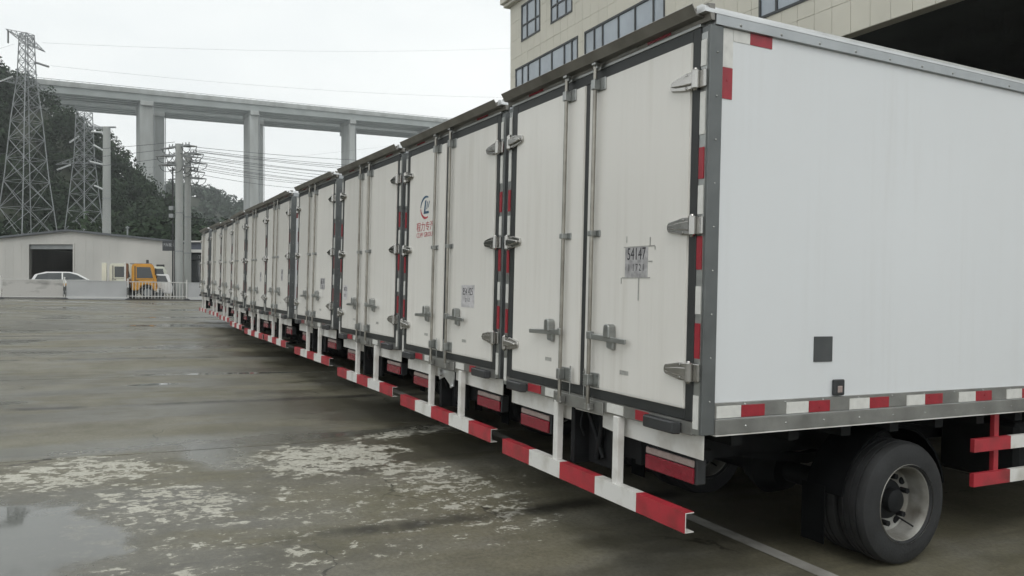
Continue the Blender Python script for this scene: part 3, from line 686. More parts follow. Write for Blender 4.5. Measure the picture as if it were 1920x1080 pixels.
bw(MB().box(XL + .4, XR, YF + .45, YF + 22, zt_ - .3, zt_ - .05), 'roof_slab', CONC)
bw(MB().box(XL - .5, XR, YF - .45, YF + .6, zt_ - .02, zt_ + .35).box(XL - .35, XR, YF - .3, YF + .6, zt_ - .22, zt_ - .02), 'cornice', CLAD, bevel=.03)
for cxx in (-37.2, -30.0, -23.0, -16.6, -7.0, 0.0, 7.0):
    bw(MB().box(cxx, cxx + .9, YF + .46, YF + 1.36, -3, zs - .02), 'column', CLAD, bevel=.02)
zb0, zb1 = zc + .467 * D, zc + .60 * D
zu0, zu1 = zc + .675 * D, zc + .765 * D
Z3 = lambda xs: [930 + x / 3.2 for x in xs]
WIN = [(Z3([120, 158, 193, 262, 335, 410, 455, 490]), zb0, zb1, []), (Z3([535, 590, 640, 735, 835, 945, 1010]), zb0, zb1, []), ([1425, 1456, 1502, 1545], zb0, zb1, []),
       (Z3([155, 187, 237, 263]), zu0, zu1, [.42]), (Z3([332, 368, 420, 456]), zu0, zu1, [.42])]
xx = fx(1110)
for i in range(6):
    a = fx(1140) + i * 4.2
    WIN.append(([None, a, a + .9, a + 1.8, a + 2.7], zu0, zu1, [.42]))
rects = []
for cols, z0, z1, tr in WIN:
    xs_ = cols[1:] if cols[0] is None else [fx(c) for c in cols]
    x0, x1 = xs_[0], xs_[-1]; rects.append((x0, x1, z0, z1))
    fr = MB(); t_ = .045
    for i, x in enumerate(xs_): fr.box(x - t_, x + t_, YF - .03, YF + .058, z0, z1)
    fr.box(x0 - t_, x1 + t_, YF - .035, YF + .05, z1, z1 + .1).box(x0 - t_, x1 + t_, YF - .035, YF + .05, z0 - .1, z0)
    for q in tr:
        zq = z0 + (z1 - z0) * q
        for a, b_ in zip(xs_, xs_[1:]): fr.box(a + t_, b_ - t_, YF - .025, YF + .055, zq - .04, zq + .04)
    w_ = bw(fr, 'window', FRAME)
    for a, b_ in zip(xs_, xs_[1:]):
        bw(MB().box(a + t_, b_ - t_, YF + .02, YF + .035, z0, z1), 'pane', GLASS, w_)
def subtract(rc, wins):
    out = [rc]
    for (a, b_, c, d) in wins:
        a -= .05; b_ += .05; c -= .1; d += .1
        nxt = []
        for (x0, x1, z0, z1) in out:
            if b_ <= x0 or a >= x1 or d <= z0 or c >= z1: nxt.append((x0, x1, z0, z1)); continue
            if a > x0: nxt.append((x0, a, z0, z1))
            if b_ < x1: nxt.append((b_, x1, z0, z1))
            xa, xb = max(a, x0), min(b_, x1)
            if c > z0: nxt.append((xa, xb, z0, c))
            if d < z1: nxt.append((xa, xb, d, z1))
        out = nxt
    return out
nc, nr = 38, 8; pw, ph = (fx(1800) - XL) / nc, (zt_ - .22 - zs) / nr
cnt = 0; rest = MB()
for i in range(nc + 22):
    for j in range(nr):
        rc = (XL + i * pw + .007, XL + (i + 1) * pw - .007, zs + j * ph + .007, zs + (j + 1) * ph - .007)
        for (x0, x1, z0, z1) in subtract(rc, rects):
            if x1 - x0 < .04 or z1 - z0 < .04: continue
            if i < nc and cnt < 298:
                dy = random.uniform(0, .006)
                bw(MB().box(x0, x1, YF - dy, YF + .059, z0, z1), 'cladding_panel', CLAD); cnt += 1
            else: rest.box(x0, x1, YF, YF + .059, z0, z1)
bw(rest, 'cladding_beyond', CLAD, kind='stuff')

# ------------------------------------------------------------------ barrier fence across the yard
fa, fb = pix_ground(-4, 562), pix_ground(388, 564.5)
fdir = (fb - fa); flen = fdir.length; fdir.normalize()
fM = Matrix(((fdir.x, -fdir.y, 0, 0), (fdir.y, fdir.x, 0, 0), (fdir.z, 0, 1, 0), (0, 0, 0, 1)))
def on_fence(px):                        # distance along the fence for a pixel column
    d = F0 + R0 * ((px - 960) / FPX); nrm = Vector((-d.y, d.x, 0))
    return -(fa - CAM).dot(nrm) / fdir.dot(nrm)
def fence_post(px, label):
    t = on_fence(px); M = Matrix.Translation(fa + fdir * t)
    p = empty('fence_post', label, 'post', 'posts of the white barrier', M)
    MB().box(-.04, .04, -.04, .04, .05, 1.13).build('shaft', FENCEW, p, bevel=.008)
    MB().lathe([(.0, 1.24), (.035, 1.23), (.05, 1.19), (.035, 1.15), (.03, 1.13)], 'z', (0, 0, 0), 12).build('finial', FENCEW, p, smooth=40)
    MB().lathe([(.0, .10), (.09, .09), (.2, .03), (.22, 0), (.0, 0)], 'z', (0, 0, 0), 12).build('foot', PLASTIC, p, smooth=40)
    if px in (121, 240):
        MB().box(-.16, -.06, -.03, .03, .28, .42).box(-.16, -.06, -.03, .03, .55, .70).box(.06, .13, -.03, .03, .28, .70).build('bracket', PLASTIC, p)
fence_post(1, 'white barrier post at the left edge of the picture'); fence_post(121, 'white barrier post below the white car roof')
fence_post(240, 'white barrier post left of the railing bars'); fence_post(350, 'white barrier post right of the railing bars')
def fence_panel(p0, p1, kind, label):
    t0, t1 = on_fence(p0) + .06, on_fence(p1) - .06; ln = t1 - t0
    ang = math.atan2(fdir.y, fdir.x)
    M = Matrix.Translation(fa + fdir * t0) @ Matrix.Rotation(ang, 4, 'Z') @ Matrix.Rotation(-math.asin(fdir.z), 4, 'Y')
    p = empty('barrier_fence', label, 'fence', 'panels of the white barrier', M)
    MB().box(0, ln, -.025, .025, 1.03, 1.08).build('top_rail', FENCEG if kind == 'board' else FENCEW, p)
    MB().box(0, ln, -.025, .025, .18 if kind == 'bars' else .1, .23 if kind == 'bars' else .15).build('bottom_rail', FENCEW, p)
    if kind == 'bars':
        n_ = 17; me = MB().box(-.018, .018, -.012, .012, .06, 1.03).build('bar', FENCEW, p); me.location = (ln / (n_ + 1), 0, 0)
        for i in range(1, n_): inst(me, p, (ln * (i + 1) / (n_ + 1), 0, 0))
    elif kind == 'board':
        MB().box(.02, ln - .02, -.012, .012, .15, 1.03).build('board', FENCEG, p)
        MB().box(0, ln, -.10, .05, 0, .1).build('kerb', FENCEG, p)
    else:
        MB().box(.02, ln - .02, -.010, .010, .15, 1.03).build('board', SMEAR, p)
SMEAR = mat('smeared_board', (0.50, 0.49, 0.47), 0.5, 0, 0.05, 1.3, col2=(0.20, 0.20, 0.19), stretch=(.6, 1, 1.4), contrast=(.28, .45))
fence_panel(1, 121, 'smear', 'pale barrier panel with dark smears at the left edge')
fence_panel(121, 240, 'board', 'plain grey white barrier board between post and railing')
fence_panel(240, 350, 'bars', 'white barrier section of upright bars before the orange truck')
fence_panel(350, 420, 'board', 'short barrier board running behind the farthest box truck')

# ------------------------------------------------------------------ sheds beyond the fence
def frame_at(px, depth, turn=0.0):       # level frame: x to the right, y away, z up
    p = ground_at(at(px, 541.8, depth))
    return Matrix.Translation(p) @ Matrix.Rotation(math.atan2(R0.y, R0.x) + turn, 4, 'Z')
k = 60 / FPX
M = frame_at(130, 60); sh = empty('gable_shed', 'long low grey white gabled shed with an open dark doorway', 'shed', M=M)
gz = M.translation.z - CAM.z
zp = lambda py: (541.8 - py) * k - gz; xp = lambda px: (px - 130) * k
hw = 196 * k
door_x0, door_x1, dz_ = xp(55), xp(137), zp(460)
wall = MB()
eave, apex = zp(456), zp(435.5)
roofz = lambda x: apex - (apex - eave) * abs(x) / hw
wall.prism([(-hw, -1), (door_x0, -1), (door_x0, roofz(door_x0)), (-hw, eave)], 'y', 0, .2)
wall.prism([(door_x0, dz_), (door_x1, dz_), (door_x1, roofz(door_x1)), (0, apex), (door_x0, roofz(door_x0))], 'y', 0, .2)
wall.prism([(door_x1, -1), (hw, -1), (hw, eave), (door_x1, roofz(door_x1))], 'y', 0, .2)
wall.box(-hw, -hw + .2, .2, 15, -1, eave - .05).box(hw - .2, hw, .2, 15, -1, eave - .05).box(-hw + .2, hw - .2, 14.8, 15, -1, eave - .1)
wall.build('wall', SHEDW, sh)
for i in range(1, 26):
    x_ = -hw + i * 2 * hw / 26
    z0_ = dz_ + .13 if door_x0 - .2 < x_ < door_x1 + .2 else -.5
    MB().box(x_ - .02, x_ + .02, -.007, -.001, z0_, roofz(x_) - .05).build('cladding_rib', SHEDW, sh)
rf = MB()
for s in (-1, 1): rf.prism([(0, apex), (s * (hw + .3), eave - .03), (s * (hw + .3), eave + .12), (0, apex + .15)], 'y', -.25, 15.2)
rfo = rf.build('roof', ROOFD, sh)
MB().cyl((xp(233), .5, roofz(xp(233))), (xp(233), .5, zp(425)), .06, 8).cyl((xp(233), .5, zp(429)), (xp(233), .5, zp(426.5)), .13, 8).build('roof_vent', GALV, rfo)
MB().box(door_x0 - .12, door_x0, -.05, .25, 0, dz_).box(door_x1, door_x1 + .12, -.05, .25, 0, dz_).box(door_x0 - .12, door_x1 + .12, -.05, .25, dz_, dz_ + .12).build('door_frame', SHEDW, sh)
MB().box(door_x0, door_x1, .1, .18, dz_ - .35, dz_).build('roller_shutter', GALV, sh)
MB().box(-2.0, -1.1, 6, 6.6, 0, 1.6).build('cabinet', mat('dim_cabinet', (.16, .17, .17), .6), sh)
M = frame_at(316, 58); sg = empty('sign_board', 'small dark sign board on the corner of the grey shed', 'sign', M=M)
k2 = 58 / FPX; g2 = M.translation.z - CAM.z
MB().box(-11.5 * k2, 11.5 * k2, 0, .12, (541.8 - 472) * k2 - g2, (541.8 - 453) * k2 - g2).build('panel', SIGND, sg)
for x_ in (-.3, .3): MB().box(x_ - .04, x_ + .04, .12, 1.0, (541.8 - 470) * k2 - g2, (541.8 - 467) * k2 - g2).build('bracket', GALV, sg)
text('汽车服务', .26, sg, SIGNW, (0, -.004, (541.8 - 463.5) * k2 - g2), RX, sx=.8)
MB().box(9 * k2, 11 * k2, .13, .2, 0, (541.8 - 472) * k2 - g2).build('post', PLASTIC, sg)
M = frame_at(400, 62); sp = empty('shop_front', 'dark single storey shop front with slate blue fascia and white trim', 'shop', M=M)
k3 = 62 / FPX; g3 = M.translation.z - CAM.z; zz = lambda py: (541.8 - py) * k3 - g3; xq = lambda px: (px - 400) * k3
x0, x1 = xq(340), xq(520)
MB().box(x0, x1, .4, 8, -1, zz(455)).build('wall', DARKIN, sp)
MB().box(x0, x1, .05, .4, zz(470), zz(456)).build('fascia', FASCIA, sp)
MB().box(x0, x1, -.2, .5, zz(456), zz(453.5)).build('top_trim', FENCEW, sp)
MB().box(x0, x1, -.25, .39, zz(475.5), zz(470)).build('canopy', FENCEW, sp)
MB().box(x0, x1, .1, .38, zz(488), zz(478)).build('sign_band', SIGND, sp)
text('·TB2', .36, sp, SIGNW, (xq(377), .095, zz(486.5)), RX)
for i in range(6): MB().box(x0 + .2 + i * 1.2, x0 + 1.3 + i * 1.2, .3, .39, -.3, zz(489)).build('glass_door', CGLASS, sp)
MB().box(x0 + 1.32, x0 + 1.38, .25, .398, -.3, zz(489)).build('door_post', GALV, sp)

# ------------------------------------------------------------------ vehicles beyond the fence
def wheels(p, xs_, w_, rad, rimm=GALV):
    for x in xs_:
        for s in (-1, 1):
            w = empty_part('wheel', p); w.location = (x, s * (w_ / 2 - .1), rad)
            y0, y1 = -.1, .1
            MB().cyl((0, y0, 0), (0, y1, 0), rad, 20).build('tyre', TYRE, w, bevel=.02)
            MB().cyl((0, s * .085, 0), (0, s * .108, 0), rad * .62, 14).build('rim', rimm, w, bevel=.01)
def car(px, depth, ln, wd, body, roof, glass, axles, rad, m, name, label, turn=0.0, flip=False):
    Mx = frame_at(px, depth, turn + math.atan2(960 - px, FPX))
    if flip: Mx = Mx @ Matrix.Rotation(math.pi, 4, 'Z')
    p = empty(name, label, 'car', None, Mx)
    MB().prism(body, 'y', -wd / 2, wd / 2).build('body', m, p, bevel=.06, seg=2, smooth=50)
    mb = MB(); n_ = len(roof); ins = .12
    vs = [(x, -wd / 2 + .03 + ins * (z - roof[0][1]) / .6, z) for x, z in roof] + [(x, wd / 2 - .03 - ins * (z - roof[0][1]) / .6, z) for x, z in roof]
    mb.add(vs, [tuple(range(n_)), tuple(range(2 * n_ - 1, n_ - 1, -1))] + [(i, n_ + i, n_ + (i + 1) % n_, (i + 1) % n_) for i in range(n_)])
    mb.build('roof', m, p, bevel=.04, seg=2, smooth=50)
    for s in (-1, 1):
        for g_ in glass:
            vs = [(x, s * (wd / 2 - .03 - ins * (z - roof[0][1]) / .6 + .012), z) for x, z in g_]
            vs2 = [(x, s * (wd / 2 - .03 - ins * (z - roof[0][1]) / .6 - .02), z) for x, z in g_]
            q = len(g_)
            MB().add(vs + vs2, [tuple(range(q)), tuple(range(2 * q - 1, q - 1, -1))] + [(i, q + i, q + (i + 1) % q, (i + 1) % q) for i in range(q)]).build('side_window', CGLASS, p)
    wheels(p, axles, wd, rad)
    xmax = max(b[0] for b in body); xmin = min(b[0] for b in body)
    for s in (-1, 1):
        MB().box(xmax - .12, xmax - .02, s * (wd / 2 - .42), s * (wd / 2 - .06), .62, .76).build('headlight', LENSC, p, bevel=.02)
        MB().box(xmin + .02, xmin + .1, s * (wd / 2 - .36), s * (wd / 2 - .06), .72, .9).build('tail_light', LENSR, p, bevel=.02)
    return p
car(124, 51, 4.4, 1.8, [(-2.2, .3), (-2.2, .85), (-2.05, .98), (1.0, .98), (2.0, .82), (2.2, .65), (2.2, .3)],
    [(-1.9, .97), (-1.7, 1.32), (-1.1, 1.49), (.2, 1.49), (.65, 1.38), (1.35, .97)],
    [[(-1.72, 1.0), (-1.55, 1.30), (-1.0, 1.41), (-.25, 1.42), (-.25, 1.0)], [(-.17, 1.0), (-.17, 1.42), (.18, 1.42), (.58, 1.31), (1.12, 1.0)]],
    (-1.35, 1.35), .33, CARW, 'white_car', 'white car whose roof shows above the barrier before the dark doorway')
car(307, 50.5, 4.0, 1.75, [(-1.0, .3), (-1.0, .95), (1.0, .98), (1.06, .6), (1.02, .3)] if False else [(-2.6, .3), (-2.7, .8), (-2.5, .95), (.45, 1.0), (.52, .7), (.48, .3)],
    [(-1.9, .97), (-1.15, 1.50), (-.9, 1.53), (.28, 1.52), (.42, .98)], [[(-1.55, 1.02), (-1.0, 1.42), (-.5, 1.44), (-.5, 1.02)], [(-.42, 1.02), (-.42, 1.44), (.10, 1.42), (.26, 1.02)]],
    (-1.9, -.25), .34, CARW, 'white_hatchback', 'white hatchback partly hidden behind the orange truck')
def light_truck(px, depth, m, name, label, bed, beacon):
    Mx = frame_at(px, depth, math.atan2(960 - px, FPX)); p = empty(name, label, 'truck', None, Mx)
    MB().prism([(-.62, .55), (-.62, 2.0), (-.54, 2.12), (.48, 2.12), (.60, 2.0), (.76, 1.2), (.80, .55), (.78, .45), (.60, .45), (.5, .75), (.3, .86), (.1, .86), (-.1, .75), (-.22, .5), (-.62, .5)], 'y', -.95, .95).build('cab', m, p, bevel=.05, seg=2, smooth=50)
    for s in (-1, 1):
        MB().prism([(-.34, 1.25), (-.34, 1.92), (.40, 1.92), (.56, 1.25)], 'y', s * .955 - .006, s * .955 + .006).build('side_window', CGLASS, p)
        MB().prism([(-.44, 1.05), (-.44, 1.98), (-.40, 1.98), (-.40, 1.05)], 'y', s * .952 - .005, s * .952 + .005).build('door_pillar', FRAME, p)
        MB().box(-.36, -.24, s * .95, s * .975, 1.08, 1.12).build('door_handle', PLASTIC, p)
        MB().box(.66, .74, s * .98, s * 1.15, 1.45, 1.85).build('mirror', PLASTIC, p, bevel=.02)
        MB().box(.72, .82, s * .55, s * .9, .72, .9).build('headlight', LENSC, p, bevel=.02)
    MB().add([(.57, -.8, 1.95), (.57, .8, 1.95), (.74, .85, 1.3), (.74, -.85, 1.3)], [(0, 1, 2, 3)]).add([(.62, -.8, 1.95), (.62, .8, 1.95), (.785, .85, 1.3), (.785, -.85, 1.3)], [(0, 1, 2, 3)]).build('windscreen', CGLASS, p)
    MB().box(.74, .88, -.95, .95, .38, .6).build('front_bumper', WHITEP, p, bevel=.03)
    for s in (-1, 1):
        MB().box(-.47, -.455, s * .951, s * .956, .75, 2.0).box(.60, .612, s * .951, s * .956, .9, 1.25).box(-.47, .60, s * .951, s * .956, 1.16, 1.172).build('door_seam', FRAME, p)
        MB().box(-.22, .0, s * .9, s * .97, .42, .50).build('step', PLASTIC, p)
        MB().prism([(-.30, 1.30), (-.30, 1.62), (.28, 1.45), (.40, 1.30)], 'y', s * .963 - .002, s * .963 + .002).build('window_reflection', GLASS, p) if False else None
        MB().box(.5, .62, s * .951, s * .962, .98, 1.06).build('indicator', LENSC, p)
    MB().box(-4.3, -.2, -.4, -.3, .5, .68).box(-4.3, -.2, .3, .4, .5, .68).build('chassis_frame', BLACK, p)
    if bed == 'tow':
        MB().box(-4.3, -1.05, -1.0, 1.0, .8, .92).build('flatbed', m, p, bevel=.01)
        MB().box(-.92, -.80, -1.0, 1.0, .8, 2.12).box(-.80, -.64, -.98, -.9, .9, 1.2).build('headboard', mat('brown_headboard', (.16, .07, .03), .6), p, bevel=.015)
        MB().box(-1.02, -.92, -.98, .98, .8, 2.22).build('light_bar_mount', WHITEP, p)
    else:
        MB().box(-4.3, -1.0, -1.0, 1.0, .8, .9).build('flatbed', m, p, bevel=.01)
        MB().box(-1.05, -.78, -.95, .95, .9, 2.15).build('headboard', m, p, bevel=.02)
    if beacon:
        MB().cyl((.25, -.2, 2.12), (.25, -.2, 2.2), .09, 12).cyl((.25, -.2, 2.2), (.25, -.2, 2.38), .075, 12).build('beacon', PLASTIC, p, smooth=40)
        MB().box(-.7, .5, -.5, .5, 2.12, 2.16).build('roof_rack', GALV, p)
    wheels(p, (.25, -3.2), 1.9, .38)
light_truck(268, 48.8, ORANGE, 'tow_truck', 'orange flatbed tow truck parked behind the railing bars', 'tow', True)
light_truck(226, 50.6, CARC, 'light_truck', 'cream white light truck with dark window left of orange truck', 'flat', False)
M = frame_at(290, 53.5, .42); bx = empty('light_truck_cab', 'pale green small truck cab showing behind the orange cab', 'truck', None, M)
MB().prism([(-.6, .5), (-.6, 1.75), (-.1, 2.0), (.55, 2.0), (.75, 1.7), (.8, .5)], 'y', -.9, .9).build('cab', CARC, bx, bevel=.05)
MB().prism([(-.3, 1.3), (-.2, 1.85), (.5, 1.85), (.62, 1.3)], 'y', -.908, -.9).build('side_window', CGLASS, bx)
MB().box(.1, .6, -.5, -.1, 2.0, 2.15).build('roof_light', PLASTIC, bx)
wheels(bx, (.1,), 1.8, .36)

# ------------------------------------------------------------------ poles, pylons and cables
def lattice(name, label, base, hgt, half, prof, bays, arms, turn=0.0, r_=.058):
    """square lattice tower; prof: (height fraction, half width)"""
    M = Matrix.Translation(base) @ Matrix.Rotation(math.atan2(R0.y, R0.x) + turn, 4, 'Z'); p = empty(name, label, 'pylon', 'lattice power pylons', M)
    def hwid(t):
        for (a, wa), (b_, wb) in zip(prof, prof[1:]):
            if a <= t <= b_: return wa + (wb - wa) * (t - a) / (b_ - a)
        return prof[-1][1]
    cs = [(-1, -1), (1, -1), (1, 1), (-1, 1)]
    for c in cs:
        pts = [(c[0] * hwid(t), c[1] * hwid(t), t * hgt) for t, _ in prof]
        MB().tube(pts, r_ * 1.25, 5).build('leg', GALV, p)
    lv = [0]; t = 0
    while t < 1: t = min(1, t + max(.022, 1.6 * hwid(t) / hgt)); lv.append(t)
    for i in range(4):
        br = MB(); c0, c1 = cs[i], cs[(i + 1) % 4]
        for a, b_ in zip(lv, lv[1:]):
            wa, wb = hwid(a), hwid(b_); P = lambda c, w_, t: (c[0] * w_, c[1] * w_, t * hgt)
            br.cyl(P(c0, wa, a), P(c1, wb, b_), r_ * .7, 4); br.cyl(P(c1, wa, a), P(c0, wb, b_), r_ * .7, 4)
            br.cyl(P(c0, wb, b_), P(c1, wb, b_), r_ * .6, 4)
        br.build('bracing', GALV, p)
    for (t, dx, dy, rise) in arms:
        dx, dy = dx * math.cos(turn) + dy * math.sin(turn), dy * math.cos(turn) - dx * math.sin(turn)
        a = MB(); w_ = hwid(t); tip = Vector((dx, dy, t * hgt + rise)); d = Vector((dx, dy, 0)).normalized(); q = Vector((-d.y, d.x, 0))
        roots = [q * w_ * .8 + Vector((0, 0, t * hgt)), -q * w_ * .8 + Vector((0, 0, t * hgt)), Vector((0, 0, t * hgt + 1.3))]
        for z in roots: a.cyl(z, tip, r_ * .75, 4)
        for f_ in (.25, .5, .75):
            ps = [z.lerp(tip, f_) for z in roots]; ps2 = [z.lerp(tip, max(0, f_ - .25)) for z in roots]
            for m_, n_ in ((0, 1), (1, 2), (2, 0)): a.cyl(ps[m_], ps[n_], r_ * .5, 4); a.cyl(ps2[m_], ps[n_], r_ * .5, 4)
        a.build('cross_arm', GALV, p)
    return p
def insul(parent, a, b_, r_=.13, m=PORC):
    a, b_ = Vector(a), Vector(b_); n_ = 12; mb = MB()
    for i in range(n_): mb.cyl(a.lerp(b_, i / n_), a.lerp(b_, (i + .7) / n_), r_, 8, r_ * .6)
    mb.cyl(a, b_, r_ * .35, 5)
    o = mb.build('insulator_string', m, parent, smooth=30)
    return o
s1 = 105 / FPX
b1 = ground_at(at(50, 541.8, 105)); h1 = (541.8 - 66) * s1 - (b1.z - CAM.z)
py1 = lattice('pylon', 'tall lattice power pylon with slanting top arm at the left edge', b1, h1, 4, [(0, 3.3), (.21, 2.45), (.42, 1.8), (.655, 1.28), (.82, .78), (1.0, .60)], 12, [(.965, -.15, -4.1, .5), (.965, .05, 4.1, 0), (.79, -2.6, -1.2, .4), (.79, 2.0, 1.6, 0)], turn=-.38)
GR = mat('grey_insulator', (.22, .23, .23), .5)
def lv(x, y, z, t=-.38): return (x * math.cos(t) + y * math.sin(t), y * math.cos(t) - x * math.sin(t), z)
insul(py1, lv(-.1, -3.7, h1 * .965 + .4), lv(-.1, -3.7, h1 * .965 - 1.2), .13, GR); insul(py1, lv(1.2, 0, h1 * .885), lv(3.0, 0, h1 * .867), .16, GR)
insul(py1, lv(-1.2, -1, h1 * .82), lv(-3.6, -2.0, h1 * .775), .13, PORC)
s2 = 118 / FPX
b2 = ground_at(at(158, 541.8, 118)); h2 = (541.8 - 212) * s2 - (b2.z - CAM.z)
py2 = lattice('pylon', 'shorter lattice power pylon with white insulators before the wooded hill', b2, h2, 3, [(0, 2.5), (.32, 1.75), (.73, .95), (1.0, .75)], 10, [(.70, -3.8, -.8, -.4), (.70, 3.6, .8, -.4), (.9, 3.2, 0, 0)], turn=-.3)
for a, b_ in (((-2.6, 0, h2 * .70 - .2), (-4.6, -.6, h2 * .66)), ((1.6, -.5, h2 * .70), (4.0, .4, h2 * .675)), ((-1.0, 0, h2 * .86), (-2.4, -.4, h2 * .82)), ((1.4, 0, h2 * .88), (3.6, 0, h2 * .87)), ((1.8, 0, h2 * .80), (3.4, .2, h2 * .765)), ((1.9, 0, h2 * .56), (3.4, .2, h2 * .535))): insul(py2, a, b_, .15)

def pole(px, depth, py_top, r0, r1, label, name='power_pole', arms=(), m=POLEC):
    b_ = ground_at(at(px, 541.8, depth)); h = (541.8 - py_top) * depth / FPX - (b_.z - CAM.z)
    M = Matrix.Translation(b_) @ Matrix.Rotation(math.atan2(R0.y, R0.x), 4, 'Z'); p = empty(name, label, 'pole', 'utility poles', M)
    MB().cyl((0, 0, -.5), (0, 0, h), r0, 20, r1).build('shaft', m, p, smooth=40)
    for z in (h * .3, h * .55): MB().cyl((0, 0, z), (0, 0, z + .06), r0 * 1.02, 20).build('band', GALV, p, smooth=40)
    return p, h
p3, h3 = pole(200, 78, 240, .42, .33, 'round concrete pole right of the shorter pylon')
MB().box(-1.1, .9, -.06, .06, h3 - .1, h3 + .05).build('cross_arm', GALV, p3)
rnd = random.Random(3)
def cluster(p, h, top, step, nlev, lenr):
    for i in range(nlev):
        z = h - top - i * step; ang = (-.5, .35, .9, -.2)[i % 4] ; ln = lenr * (1 - .08 * (i % 3)); d = Vector((math.cos(ang), math.sin(ang), 0))
        a = -d * ln; b_ = d * ln
        arm = MB().box(-ln, ln, -.06, .06, z - .06, z + .06).build('cross_arm', GALV, p); arm.rotation_euler = (0, 0, ang)
        for f_ in (-1, -.68, -.36, .36, .68, 1):
            q = d * ln * f_
            MB().cyl((q.x, q.y, z + .05), (q.x, q.y, z + .22), .05, 6, .025).build('pin_insulator', GR, p)
            e = q + Vector((.55 * (1 if f_ > 0 else -1), -.1, -.10))
            MB().cyl((q.x, q.y, z - .02), (e.x, e.y, z - .1), .055, 6, .035).build('insulator_string', GR, p)
        for f_ in (-1, -.36, .36, 1):
            q = d * ln * f_; pts = [(q.x + .5 * math.cos(t) * (1 if f_ > 0 else -1), q.y, z - .1 - .42 * math.sin(t)) for t in np.linspace(0, math.pi, 7)]
            MB().tube(pts, .022, 4).build('jumper_wire', WIRE, p)
p4, h4 = pole(336, 52, 272, .26, .23, 'thicker grey steel power pole with crowded cross arms before the shop')
p5, h5 = pole(352, 54.5, 288, .235, .20, 'thinner grey power pole standing right behind the thicker one')
cluster(p4, h4, .15, .62, 3, .95); cluster(p5, h5, .1, .55, 4, .85)
MB().cyl((-.38, -.1, 0), (-.38, -.1, h4 - 1.5), .05, 6).build('cable_conduit', PLASTIC, p4)
for z in (h4 * .52, h4 * .57): MB().box(-.55, -.28, -.3, -.05, z, z + .25).build('junction_box', GALV, p4)
def cable(a, b_, sag, r_, label):
    pts = [a.lerp(b_, t) - U0 * sag * 4 * t * (1 - t) for t in np.linspace(0, 1, 17)]
    o = bpy.data.objects.new('power_cable', None); COL.objects.unlink(o) if o.name in COL.objects else None
    bpy.data.objects.remove(o)
    mb = MB().tube(pts, r_, 4); c = mb.build('power_cable', WIRE, off=(-a.x, -a.y, -a.z)); c.location = a
    return tag(c, label, 'cable', 'overhead cables')
rows = [(352, 276, 760, 306), (352, 281, 760, 318), (372, 287, 760, 326), (372, 293, 700, 330), (376, 299, 700, 338), (376, 305, 700, 343), (376, 312, 640, 345), (376, 320, 600, 348), (376, 329, 590, 357), (356, 284, 760, 322), (366, 296, 740, 334), (374, 309, 660, 346), (372, 316, 620, 347)]
CL = ['topmost', 'second', 'third', 'fourth', 'fifth', 'sixth', 'seventh', 'eighth', 'lowest', 'slack upper', 'slack middle', 'slack lower', 'faintest lower']
for (xa, ya, xb, yb), w_ in zip(rows, CL): cable(at(xa, ya, 53), at(xb, yb, 62), .15, .017, w_ + ' of the thin cables running right from the twin poles')
for (xa, ya, xb, yb), w_ in zip([(328, 268, -60, 290), (326, 280, -60, 310), (326, 296, -60, 330)], ['upper', 'middle', 'lower']): cable(at(xa, ya, 52), at(xb, yb, 60), .2, .014, w_ + ' cable running left from the twin poles')
for (xa, ya, da, xb, yb, db), w_ in zip([(95, 125, 105, 1000, 185, 150), (80, 82, 106, 1000, 90, 160), (0, 172, 103, -300, 230, 90), (27, 84, 100, -200, 100, 90), (200, 320, 118, 900, 250, 170)], ['high cable crossing the sky above the bridge', 'highest faint cable in the sky right of the pylon top', 'cable leaving the pylon at the left edge', 'cable hanging from the top arm of the pylon', 'cable running right from the shorter pylon']):
    cable(at(xa, ya, da), at(xb, yb, db), 1.0, .012, w_)

